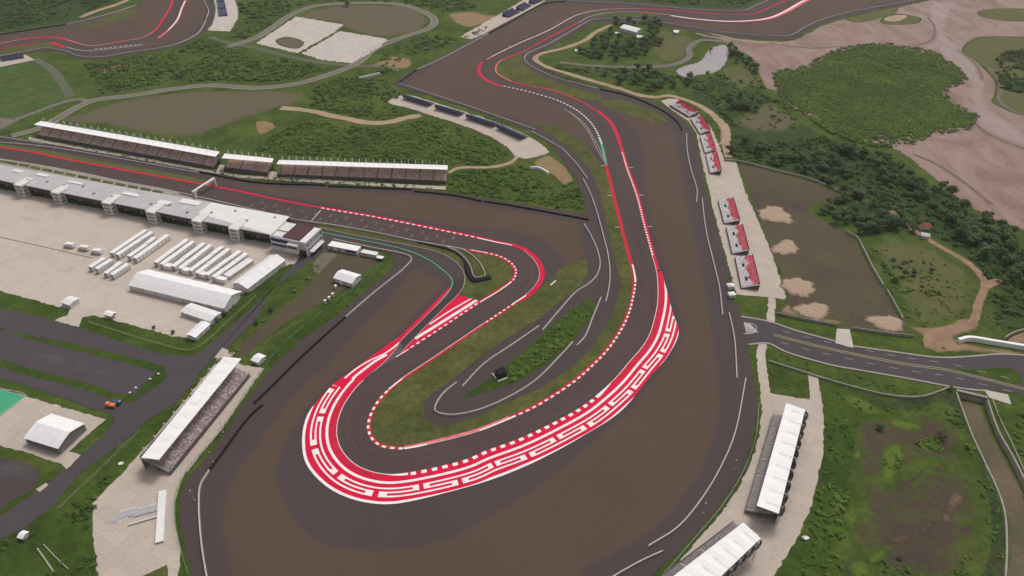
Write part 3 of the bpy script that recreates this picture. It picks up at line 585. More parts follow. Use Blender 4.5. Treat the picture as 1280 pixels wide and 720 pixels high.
patch('runoff_dust', [(768, 142), (800, 146), (832, 153), (846, 165), (850, 185), (855, 215), (862, 250), (868, 280), (874, 310), (882, 345), (889, 375), (893, 410), (899, 450), (904, 490), (903, 520), (893, 560), (876, 600), (851, 635), (826, 660), (800, 680), (770, 697), (740, 710), (700, 760), (295, 760), (280, 700), (272, 660), (274, 630), (286, 600), (298, 580), (325, 545), (352, 507), (375, 483), (400, 462), (432, 428), (480, 378), (512, 337), (527, 335), (550, 347), (558, 357), (550, 367), (530, 388), (500, 418), (480, 433), (445, 458), (415, 480), (398, 498), (385, 514), (376, 532), (362, 548), (351, 590), (360, 627), (382, 660), (420, 679), (470, 685.5), (520, 680), (570, 665), (640, 624), (677, 599), (745, 545), (785, 507), (815, 472), (836, 447), (850, 418), (849, 408), (842, 380), (835, 355), (828, 330), (816, 300), (808, 272), (801, 230), (802, 212), (802, 195), (799, 181), (792, 167), (782, 154)], 6, 'brown', 6, smooth=False)
patch('runoff_dust', [(262, 222), (320, 232), (407, 237), (515, 242), (570, 250), (640, 262), (700, 272), (722, 277), (727, 285), (730, 305), (734, 322), (702, 337), (700, 320), (677, 302), (640, 291), (600, 289), (545, 281), (470, 267), (395, 254), (330, 243), (300, 237)], 6, 'brown', 4, smooth=False)
patch('runoff_dust', [(505, 106), (525, 92), (577, 62), (640, 28), (688, 6), (720, 4), (790, 8), (830, 10.5), (800, 9.8), (760, 10), (727, 15), (685, 36.5), (640, 56.5), (605, 74), (598, 81), (598, 89), (603, 97), (616, 104), (640, 112.5), (665, 119), (695, 128), (722, 142), (738, 160), (747, 182), (742, 190), (725, 178), (700, 165), (665, 155), (611, 141), (538, 117)], 6, 'brown', 4, smooth=False)
patch('runoff_dust', [(1006, 2), (960, 25), (930, 30), (870, 28), (835, 24), (845, 30), (905, 39), (960, 44), (985, 43), (1007, 32), (1060, 14), (1115, 2), (1140, -14), (1030, -14)], 6, 'brown', 5, smooth=False)
E1P = [(-60, 174), (0, 185), (37.5, 190.8), (87.5, 201), (137.5, 210.3), (200, 222), (242, 229.4), (292.5, 238.8), (349, 251), (401, 260.8), (470, 272.5), (545, 287.5), (600, 299), (622, 304), (637.5, 307), (655, 314), (667.5, 325), (674, 337.5), (674, 347.5), (669, 357.5), (657.5, 369), (644, 378), (595, 411), (545, 445), (495, 479), (475, 497.5), (464, 515), (459, 533), (463, 548), (474, 558), (488, 561.4), (505, 562), (545, 554), (597.5, 540), (638, 524), (667, 511), (693, 495.6), (720, 477), (744, 455.6), (758, 441), (770, 425), (784, 400), (791.7, 375), (795, 351.7), (793, 338), (791, 330), (779, 285), (769, 245), (759.5, 207.5), (752.5, 179), (740, 155), (722.5, 139), (695, 125), (665, 116), (640, 110), (626, 107), (611, 101), (602.5, 94), (600, 87.5), (602, 81), (607.5, 76), (640, 59), (685, 39), (727, 17.5), (760, 12), (800, 11.3), (840, 13), (880, 17), (920, 19), (945, 17), (960, 11), (985, 0), (1020, -16)]
E2P = [(-60, 187), (0, 198), (47, 205.6), (109, 217), (156, 227), (200, 235), (255, 247), (311, 260), (367.5, 273.4), (420, 281), (470, 290), (527.5, 302), (570, 309), (587.5, 312.5), (607.5, 316), (624, 320), (636, 326), (644, 334), (646, 341), (643, 350), (636, 356), (620, 367), (600, 379), (552.5, 411), (513, 436.6), (496, 447), (467.5, 464), (455, 475), (440.5, 491), (428, 511), (421.7, 531.7), (422.5, 551), (429.4, 566), (443, 580), (460, 588.6), (479.4, 593), (496, 593.3), (532.5, 587.5), (582.5, 575), (604, 565.5), (649, 549), (693, 528), (727, 509), (749, 492), (767, 475.6), (789, 450), (802, 435), (812, 418), (818, 398), (822, 377), (822, 355), (820, 338), (815, 320), (805, 284), (795, 245), (782.5, 210), (775, 185), (762.5, 155), (745, 139), (720, 124.5), (690, 113.5), (658, 107.5), (639, 102), (626, 96), (620.6, 91.5), (619, 87.5), (621, 80), (627.5, 75), (654, 64), (685, 47.5), (722, 29), (740, 20), (770, 15.3), (800, 15.5), (830, 18), (865, 23), (900, 26), (930, 26), (960, 22), (1004, 0), (1030, -12)]
E1 = Line(E1P); E2 = Line(E2P)
mb = MB(); n1, n2 = len(E1.P), len(E2.P)
# pair the two edges in stretches so that the surface is a clean ribbon
marks = [((-60, 174), (-60, 187)), ((200, 222), (200, 235)), ((349, 251), (345, 268)), ((470, 272.5), (462, 288)), ((545, 287.5), (535, 303)), ((622, 304), (607.5, 316)), ((655, 314), (636, 326)), ((674, 342), (646, 341)), ((657.5, 369), (636, 356)), ((595, 411), (552.5, 411)), ((545, 445), (513, 436.6)), ((495, 479), (467.5, 464)), ((464, 515), (428, 511)), ((459, 533), (421.7, 536)), ((463, 548), (424, 556)), ((474, 558), (443, 580)), ((488, 561.4), (479.4, 593)), ((545, 554), (555, 582)), ((638, 524), (665, 542)), ((693, 495.6), (719, 514)), ((744, 455.6), (777, 465)), ((784, 400), (816, 405)), ((795, 351.7), (822, 352)), ((779, 285), (805, 284)), ((759.5, 207.5), (782, 208)), ((740, 155), (762, 154)), ((695, 125), (715, 122)), ((640, 110), (645, 104)), ((611, 101), (630, 98)), ((600, 87.5), (619, 87.5)), ((607.5, 76), (625, 77)), ((640, 59), (652, 65)), ((727, 17.5), (740, 20)), ((800, 11.3), (800, 15.5)), ((880, 17), (870, 23.4)), ((945, 17), (950, 24)), ((1020, -16), (1030, -12))]
a0 = b0 = None; AL = []
for pa, pb in marks:
    a, b = E1.near(pa), E2.near(pb)
    if a0 is not None:
        k = max(2, int(max(a - a0, b - b0) / 2.0)); i0 = len(mb.v)
        for t in np.linspace(0, 1, k + 1):
            AL += [a0 + (a - a0) * t] * 2; p, q = E1.at(a0 + (a - a0) * t), E2.at(b0 + (b - b0) * t); mb.v += [(p[0], p[1], 8 * LAYER), (q[0], q[1], 8 * LAYER)]
        for i in range(k): j = i0 + 2 * i; mb.f.append((j, j + 1, j + 3, j + 2))
    a0, b0 = a, b
tr_ = up(tag(mb.build('race_track', 'track'), kind='structure')); ribbon_attrs(tr_, AL)
U1 = Line([(-40, 62), (0, 55), (25, 50), (63, 47), (83, 50), (100, 55), (117, 57.5), (150, 52.5), (177, 47.5), (192, 40), (200, 31), (207, 20), (215, 5), (219, -16)])
U2 = Line([(-40, 69), (0, 61), (30, 57), (63, 53), (83, 59), (100, 63), (117, 63.3), (150, 60), (180, 56), (200, 46), (220, 27.5), (227.5, 10), (232, 0), (236, -16)])
mb = MB()
for i in range(101):
    p, q = U1.at(U1.L * i / 100), U2.at(U2.L * i / 100); mb.v += [(p[0], p[1], 7 * LAYER), (q[0], q[1], 7 * LAYER)]
    if i: j = 2 * i - 2; mb.f.append((j, j + 1, j + 3, j + 2))
tr_ = up(tag(mb.build('race_track', 'track'), kind='structure')); ribbon_attrs(tr_, np.repeat(np.arange(101) * U1.L / 100, 2))

# infield grass on the run-off
sheet('infield_grass', [(644, 381), (640, 384), (595, 413), (545, 447), (495, 481), (476, 499), (466, 516), (461, 535), (465, 548), (475, 557), (488, 560), (505, 560.5), (545, 552.5), (597.5, 538), (638, 522.5), (667, 509.5), (693, 494), (720, 475.5), (744, 454), (757, 440), (769, 424), (783, 399), (790.5, 375), (793.5, 352), (791, 335), (789, 330), (777.5, 285), (767.5, 245), (757.5, 208), (750, 205), (740, 190), (730, 180), (712, 166), (690, 157), (668, 152), (672, 158), (690, 170), (705, 180), (722, 195), (740, 217), (750, 240), (755, 267), (762, 300), (770, 330), (776, 357), (772, 375), (760, 405), (740, 435), (715, 460), (677, 485), (640, 501), (590, 524), (565, 531), (550, 533), (534, 525), (529, 513), (531, 504), (543, 490), (569, 472), (598, 448), (636, 422), (674, 399), (703, 375), (727, 358), (734, 343), (733, 323), (702, 335), (688, 350), (676, 360), (660, 372)], 7, 'verge', False, 0.25)
sheet('infield_grass', [(578, 499), (598, 483), (622, 466), (657, 437), (686, 410), (712, 390), (738, 374), (745, 392), (728, 410), (716, 428), (680, 457), (651, 475), (613, 489)], 7, 'lush', True, 0.3)
sheet('infield_grass', [(398, 279.5), (419, 282), (450, 288.5), (480, 294), (525, 303.5), (562, 310.5), (587, 315), (607, 318), (624, 322), (635, 328), (641, 335), (642.5, 343), (639, 351), (630, 357.5), (599, 375.5), (574, 369), (579, 357.5), (580.5, 346), (576.5, 336), (567.5, 326), (551, 316.5), (520, 308.5), (480, 301), (437, 293), (398, 285.5)], 7, 'verge', False, 0.15)
sheet('infield_grass', [(618, 85), (622, 79), (632, 74), (650, 68), (656, 82), (672, 92), (700, 104), (730, 114), (752, 120), (748, 125), (728, 124), (700, 117), (670, 109), (640, 101), (625, 95)], 9, 'verge', True, 0.3)
sheet('infield_grass', [(748, 128), (765, 124), (785, 127), (808, 135), (828, 146), (834, 152), (820, 153), (795, 147), (768, 139)], 7, 'verge', True, 0.3)
sheet('infield_grass', [(750, 15), (775, 16.6), (815, 17), (818, 19.5), (790, 22), (760, 21), (742, 22)], 9, 'verge', True)
sheet('infield_grass', [(0, 64), (20, 57), (40, 54), (62, 53.5), (78, 60), (60, 60), (30, 64), (0, 70), (-40, 76), (-40, 70)], 6, 'verge', True)
sheet('infield_grass', [(98, 30), (120, 26), (143, 18), (170, 9), (172, 14), (165, 22), (140, 29), (115, 33)], 6, 'verge', True, 0.5)
patch('infield_grass', [(-40, 174), (10, 181), (60, 188), (130, 202), (200, 214), (250, 224), (262, 229), (248, 229.5), (200, 220.5), (137, 209), (87, 199.5), (37, 189.5), (-40, 176)], 8, 'olive', 2.0)
sheet('pit_apron', [(-60, 188), (0, 198.6), (47, 206.4), (109, 218), (156, 228), (225, 241), (255, 248), (311, 261), (311, 270), (240, 258), (200, 250), (100, 231), (0, 212), (-60, 203)], 7, 'greystrip', False)
for cx, cy in [(25, 78), (100, 93), (195, 110), (285, 130), (380, 148), (473, 168), (565, 186), (665, 205), (765, 225), (865, 245), (965, 265), (1065, 283), (1165, 303), (1262, 322)]:
    x, y = cx / 6.4, 190 + cy / 6.4; sheet('grass_square', [(x - 5.2, y - 2.9), (x + 7.4, y - 0.4), (x + 5.0, y + 2.9), (x - 7.6, y + 0.3)], 8, 'verge', False, 0.1)
mb = MB(); a, b = E2.near((0, 198)), E2.near((584, 312)); E2.strip(mb, a, b, -2.6, -0.2, 9 * LAYER); up(tag(mb.build('pit_wall_walkway', 'greystrip'), kind='structure'))
# pit lane, pit exit
sheet('pit_lane', [(580, 346), (579, 357.5), (571, 370), (557, 383), (500.5, 441.6), (497, 446.5), (467, 466), (455, 475), (462, 468), (480, 454), (493.5, 439), (500.5, 427.5), (547, 381), (562.5, 362.5), (565.6, 351)], 11, 'lane', False)
sheet('pit_lane', [(500, 428), (504, 434), (497, 446.5), (467, 466), (455, 475), (463, 467), (481, 453), (494, 438)], 12, 'patchgrey', False)

def P_(L, px): return L.near(px)
def dashes(L, pa, pb, o0, o1, period, duty, layer, mat, name='kerb'):
    mb = MB(); a, b = sorted((L.near(pa), L.near(pb))); s = a; z = lift(layer)
    while s < b: L.strip(mb, s, min(b, s + period * duty), o0, o1, z, 0.6); s += period
    return up(tag(mb.build(name, mat), kind='structure'))
def band(L, pa, pb, o0, o1, layer, mat, name='kerb'):
    mb = MB(); L.strip(mb, L.near(pa), L.near(pb), o0, o1, lift(layer), 1.0); return up(tag(mb.build(name, mat), kind='structure'))
def taper(L, pa, pb, w0, w1, sgn):
    a, b = L.near(pa), L.near(pb); return lambda s: sgn * (w0 + (w1 - w0) * max(0, min(1, (s - a) / (b - a))))
# E1: outside is +
band(E1, (-60, 174), (400, 260.5), -0.1, 1.7, 9, 'red')
band(E1, (400, 260.5), (622, 304), 0, 2.3, 9, 'red'); dashes(E1, (401, 260.8), (600, 299), -0.1, 1.0, 4.4, 0.52, 10, 'white'); band(E1, (600, 299.5), (640, 308), -0.1, 0.8, 10, 'white')
h = E1.near((674, 342)); aa = E1.near((622, 304)); bb = E1.near((646, 377))
mb = MB(); E1.strip(mb, aa, bb, -0.1, lambda s: 2.2 + 1.0 * math.sin(max(0, min(1, (s - aa) / (bb - aa))) * math.pi), 9 * LAYER, 1.0); up(tag(mb.build('kerb', 'red'), kind='structure'))
band(E1, (655, 314), (657, 369.5), -0.35, 0.0, 10, 'line'); band(E1, (657, 369.5), (640, 381), -0.2, 0.7, 10, 'white')
band(E1, (646, 377), (504, 561.5), -0.1, 1.7, 9, 'redworn')
dashes(E1, (641, 380), (606, 404), -0.1, 0.9, 3.6, 0.5, 10, 'white'); band(E1, (606, 404), (495, 479), -0.1, 0.2, 10, 'white'); band(E1, (503, 473), (485, 487), -0.1, 0.8, 10, 'white')
dashes(E1, (484, 488), (504, 561.5), -0.1, 1.1, 4.2, 0.5, 10, 'white')
band(E1, (504, 561.5), (638, 524), -0.1, 2.0, 9, 'pinkpaint'); band(E1, (505, 562), (535, 556), -0.1, 0.9, 10, 'white'); band(E1, (535, 556), (600, 539.5), -0.1, 0.3, 10, 'line'); band(E1, (600, 539), (640, 523), -0.1, 0.8, 10, 'white')
band(E1, (638, 524), (793, 338), -0.1, 1.9, 9, 'redworn'); dashes(E1, (640, 523), (795, 352), -0.1, 1.0, 4.0, 0.5, 10, 'white'); band(E1, (795, 352), (791, 331), -0.1, 0.9, 10, 'white')
band(E1, (793, 338), (759, 206), -0.1, 2.2, 9, 'redworn')
dashes(E1, (753, 180), (628, 107.5), -0.3, 1.0, 4.6, 0.55, 10, 'white'); band(E1, (759, 206), (750, 172), 0.0, 1.8, 9, 'green'); band(E1, (628, 107.4), (605, 77.5), -0.1, 2.6, 9, 'red'); band(E1, (609, 75), (690, 36), -0.1, 1.4, 10, 'pinkpaint'); band(E1, (690, 36), (800, 11.3), -0.1, 1.2, 10, 'pinkpaint'); band(E1, (690, 36), (760, 12), 0.2, 0.9, 11, 'white'); band(E1, (615, 72), (690, 36), 0.3, 1.0, 11, 'white'); band(E1, (800, 11.3), (1010, -10), -0.1, 2.0, 10, 'redworn')
# E2: outside is -
band(E2, (586, 312), (600, 379), -1.8, 0.1, 9, 'red'); dashes(E2, (607.5, 316), (637, 355), -0.9, 0.1, 3.6, 0.5, 10, 'white'); band(E2, (589, 312.7), (607.5, 316), -0.5, 0.1, 10, 'white'); band(E2, (637, 355), (600, 379), -0.7, 0.1, 10, 'white')
dashes(E2, (598, 381), (512, 437.5), -1.0, 0.1, 4.2, 0.5, 14, 'white'); band(E2, (512, 437), (496, 447), -0.5, 0.1, 14, 'white')
band(E2, (772, 176), (820, 338), -2.2, 0.1, 9, 'red'); dashes(E2, (777, 190), (815, 320), 0.1, -1.1, 3.3, 0.5, 10, 'white')
band(E2, (640, 102), (745, 139), -1.5, 0.1, 9, 'redworn'); band(E2, (745, 139), (773, 178), -2.6, 0.1, 9, 'red'); band(E2, (627.5, 75), (640, 102), 0.1, -1.2, 10, 'pinkpaint'); band(E2, (627.5, 75), (722, 29), -1.8, 0.1, 10, 'redworn'); band(E2, (722, 29), (800, 15.5), -0.9, 0.1, 10, 'line')
mb = MB(); E2.strip(mb, E2.near((800, 15.5)), E2.near((1030, -12)), lambda s: -min(7.0, 1.0 + (s - E2.near((800, 15.5))) * 0.03), 0.1, 10 * LAYER); up(tag(mb.build('kerb', 'pinkpaint'), kind='structure'))
mb = MB(); E2.strip(mb, E2.near((840, 19)), E2.near((1030, -12)), -3.4, -1.2, 11 * LAYER); up(tag(mb.build('kerb', 'white'), kind='structure'))
# far section kerbs
band(U1, (-40, 62), (25, 50), -0.5, 1.2, 9, 'pinkpaint'); band(U1, (25, 50), (83, 50), -1.5, 2.0, 9, 'redworn'); band(U1, (83, 50), (192, 40), -0.6, 0.9, 9, 'pinkpaint'); band(U1, (192, 40), (219, -16), -0.9, 1.6, 9, 'red'); band(U2, (63, 53), (85, 59), -3.5, 0.5, 9, 'redworn'); band(U2, (-40, 69), (50, 54.5), -0.8, 0.6, 9, 'redworn')
band(U2, (85, 59), (180, 56), -0.8, 0.5, 9, M.setdefault('greyline', plain('grey_line', (0.30, 0.33, 0.30), 0.1, 0.4))); dashes(U2, (118, 63), (178, 56), 3.4, 4.6, 5, 0.6, 9, 'white'); band(U2, (196, 48), (236, -16), -1.6, 1.0, 9, 'pinkpaint'); band(U2, (210, 38), (232, 2), -0.6, 0.9, 10, 'white')
# lane lines of the pit exit
LG = Line([(402, 291), (437, 298), (480, 306.5), (510, 314), (535, 325), (552, 337), (562, 346), (565.6, 352), (563, 362), (549, 379), (545, 383)])
paint('pit_lane_line', [(LG, 0, LG.L, -0.35, 0.35)], 13, 'green')
LW = Line([(402, 285.5), (437, 293.5), (480, 301.5), (520, 309), (551, 317), (568, 326.5), (577, 336.5), (581, 346.5), (579.5, 358), (571.5, 370), (557, 384), (529, 412), (501, 441.5)])
paint('pit_lane_line', [(LW, 0, LW.L, -0.15, 0.15)], 13, 'line')
LL = Line([(547, 381), (524, 404), (500.5, 427.5), (494, 438), (480, 454), (466, 466)])
paint('pit_lane_line', [(LL, 0, LL.L, -0.15, 0.15)], 13, 'line')
# grid
mb = MB()
for i in range(22):
    a = E2.near((311, 260)) + 11.5 * i
    if a > E2.near((572, 309)): break
    for o in (2.2, 8.2):
        s = a + (0 if o < 5 else 5); E2.strip(mb, s, s + 0.22, o, o + 2.6, 10 * LAYER); E2.strip(mb, s - 1.2, s, o - 0.1, o + 0.12, 10 * LAYER); E2.strip(mb, s - 1.2, s, o + 2.5, o + 2.72, 10 * LAYER)
up(tag(mb.build('grid_marking', 'line'), kind='structure'))
mb = MB(); a = E2.near((389, 277)); E2.strip(mb, a, a + 0.8, 0.3, 14.8, 10 * LAYER); up(tag(mb.build('start_line', 'line'), kind='structure'))
# --- wide painted run-off round the long bend
O = np.array(GG([(561, 360), (531, 391), (500.5, 420.5), (482, 433), (445.6, 459), (438, 465), (415.6, 481.7), (399, 499.7), (386, 516), (379, 537), (378, 559), (382, 579), (396, 598), (415.6, 613.6), (440.6, 624.7), (465.6, 630), (488, 631), (510, 628), (560, 616), (618, 599), (660, 582), (702, 561), (738, 540), (760, 526.7), (780, 511), (812, 472), (833, 448), (847.5, 421), (848, 411), (844, 400), (839, 385), (835, 368), (831, 355), (826.7, 338), (821.5, 325)]))
OS = spline(O, 1.0, world=True)
sa, sb = E2.near((452, 478)), E2.near((820.5, 340))
SS = np.linspace(sa, sb, 700); WW = []
for s in SS:
    p = E2.at(s); q = E2.at(s, -1); d = (q - p); r = OS - p
    al = r @ d; ac = np.abs(r @ np.array((-d[1], d[0]))); ok = (al > 0.5) & (al < 26)
    WW.append(al[ok][np.argmin(ac[ok])] if ok.any() else 16.7)
WW = np.array(WW); WW = np.convolve(np.pad(WW, 6, 'edge'), np.ones(13) / 13, 'valid')
W = lambda s: float(np.interp(s, SS, WW))
mb = MB(); E2.strip(mb, sa, sb, 0.1, lambda s: -W(s), 9 * LAYER, 1.0); up(tag(mb.build('painted_runoff', 'red'), kind='structure'))
sheet('painted_runoff', [(561, 360), (531, 391), (500.5, 420.5), (482, 433), (446, 459.5), (436, 466.5), (430, 471), (436, 496), (440, 491), (455, 475), (467.5, 464), (496, 447), (513, 436.6), (552.5, 411), (597.5, 381.5), (601, 377.5), (573, 369)], 9.5, 'red', False)
mb = MB(); E2.strip(mb, E2.near((437, 497)), E2.near((480, 593)), -2.9, -0.3, 10 * LAYER); E2.strip(mb, E2.near((770, 472)), E2.near((821, 340)), lambda s: -2.9 * min(1, (E2.near((821, 340)) - s) / 20), -0.3, 10 * LAYER); up(tag(mb.build('kerb', 'redworn'), kind='structure'))
def clip(mb, a, b, o0, o1, step=0.8, dz=0.0):
    """white stripe between two distances from the track edge, cut off where the red paint ends"""
    k = max(1, int((b - a) / step)); S = np.linspace(a, b, k + 1)
    for i in range(k):
        w0, w1 = W(S[i]), W(S[i + 1]); x0, x1 = min(o1, w0), min(o1, w1)
        if x0 <= o0 and x1 <= o0: continue
        x0, x1 = max(x0, o0 + 0.001), max(x1, o0 + 0.001)
        p = [E2.at(S[i], -o0), E2.at(S[i], -x0), E2.at(S[i + 1], -x1), E2.at(S[i + 1], -o0)]
        mb.face([(q[0], q[1], 11 * LAYER + dz) for q in p])
mb = MB(); clip(mb, sa, sb, 4.05, 5.4)
g0 = E2.near((566, 580)); pitch, gap, rw = 16.3, 1.9, 0.9
rows = [7.5 + i * (5.2 - rw) / 2 for i in range(3)]
sp = E2.near((442, 489)); k0 = -int((g0 - sa) / pitch) - 1; k1 = int((sb - g0) / pitch) + 1
for k in range(k0, k1 + 1):
    a, b = g0 + k * pitch + gap / 2, g0 + (k + 1) * pitch - gap / 2
    a_, b_ = max(a, sp), min(b, sb)
    if b_ <= a_: continue
    two = k % 2 == 0
    clip(mb, a_, b_, rows[1], rows[1] + rw)
    # end blocks join the middle bar to the outer or the inner bar
    lo_in = not two
    for (x, y, inner) in ((a, min(a + 2.6, b), lo_in), (max(b - 2.6, a), b, not lo_in)):
        x, y = max(x, sp), min(y, sb)
        if y > x: clip(mb, x, y, *( (rows[0], rows[1] + rw / 2) if inner else (rows[1] + rw / 2, rows[2] + rw)), dz=0.006)
    if two: continue
    # long bars: S.left to the right end of the next 2 on the inner row, previous 2.left to S.right on the outer row
    c, d = max(a, sp), min(b + pitch, sb)
    if d > c: clip(mb, c, d, rows[0], rows[0] + rw)
    c, d = max(a - pitch, sp), min(b, sb)
    if d > c: clip(mb, c, d, rows[2], rows[2] + rw)
o1 = E2.near((428, 512)); o2 = E2.near((812, 418))
k = int((sb - sa) / 0.8); S = np.linspace(sa, sb, k + 1)
for i in range(k):
    w0, w1 = W(S[i]), W(S[i + 1])
    f = lambda w: max(0.05, min(1.35, (w - 14.6)))
    if w0 > 14.7 and w1 > 14.7 and S[i] > o1:
        p = [E2.at(S[i], -w0 + f(w0)), E2.at(S[i], -w0), E2.at(S[i + 1], -w1), E2.at(S[i + 1], -w1 + f(w1))]; mb.face([(q[0], q[1], 11 * LAYER) for q in p])
a, b = E2.near((513, 592)), E2.near((748, 493)); s = a
while s < b: E2.strip(mb, s, s + 2.4, -1.75, 0.05, 11 * LAYER, 0.8); s += 4.85
E2.strip(mb, E2.near((479, 593)), a - 1.2, lambda s: -1.3 * min(1, (s - E2.near((477, 593))) / 10), 0.1, 11 * LAYER); e = E2.near((766, 476.5)); E2.strip(mb, b, e, lambda s: -1.8 * (e - s) / (e - b), 0.1, 11 * LAYER)
E2.strip(mb, E2.near((455, 475)), E2.near((479, 593)), -0.2, 0.1, 11 * LAYER); E2.strip(mb, e, E2.near((812, 310)), -0.2, 0.1, 11 * LAYER)
up(tag(mb.build('runoff_pattern', 'white'), kind='structure'))
mb = MB()
for pts, w in (([(500, 428.6), (482, 442), (462, 451.5), (447, 460.5), (438, 467.5), (431, 473.5)], 0.5), ([(483.6, 444), (470, 451.5), (457, 461), (445.5, 470), (441, 474.5)], 0.8), ([(589, 374), (563, 389), (537, 406)], 0.5), ([(596, 375.8), (560, 398.5), (519, 424)], 1.0)):
    L = Line(pts, 1.5); L.strip(mb, 0, L.L, -w, w, 10.6 * LAYER)
up(tag(mb.build('runoff_pattern', 'white'), kind='structure'))
# escape-road lines beside the fast bend
mb = MB()
for pts in ([(705, 136), (722, 149), (736, 166), (748, 190), (758, 206)], [(712, 140), (730, 154), (744, 176), (757, 203)]):
    L = Line(pts, 2); L.strip(mb, 0, L.L, -0.2, 0.2, 9 * LAYER)
for px, L, d in (((782.5, 210), E2, -1), ((797, 245), E2, -1), ((806, 284), E2, -1), ((759, 208), E1, 1), ((769, 245), E1, 1), ((779, 285), E1, 1), ((640, 59), E1, 1), ((654, 64), E2, -1)):
    a = L.near(px); L.strip(mb, a, a + 0.9, 2.4 * d, 5.5 * d, 10 * LAYER)
up(tag(mb.build('distance_marking', 'line'), kind='structure'))

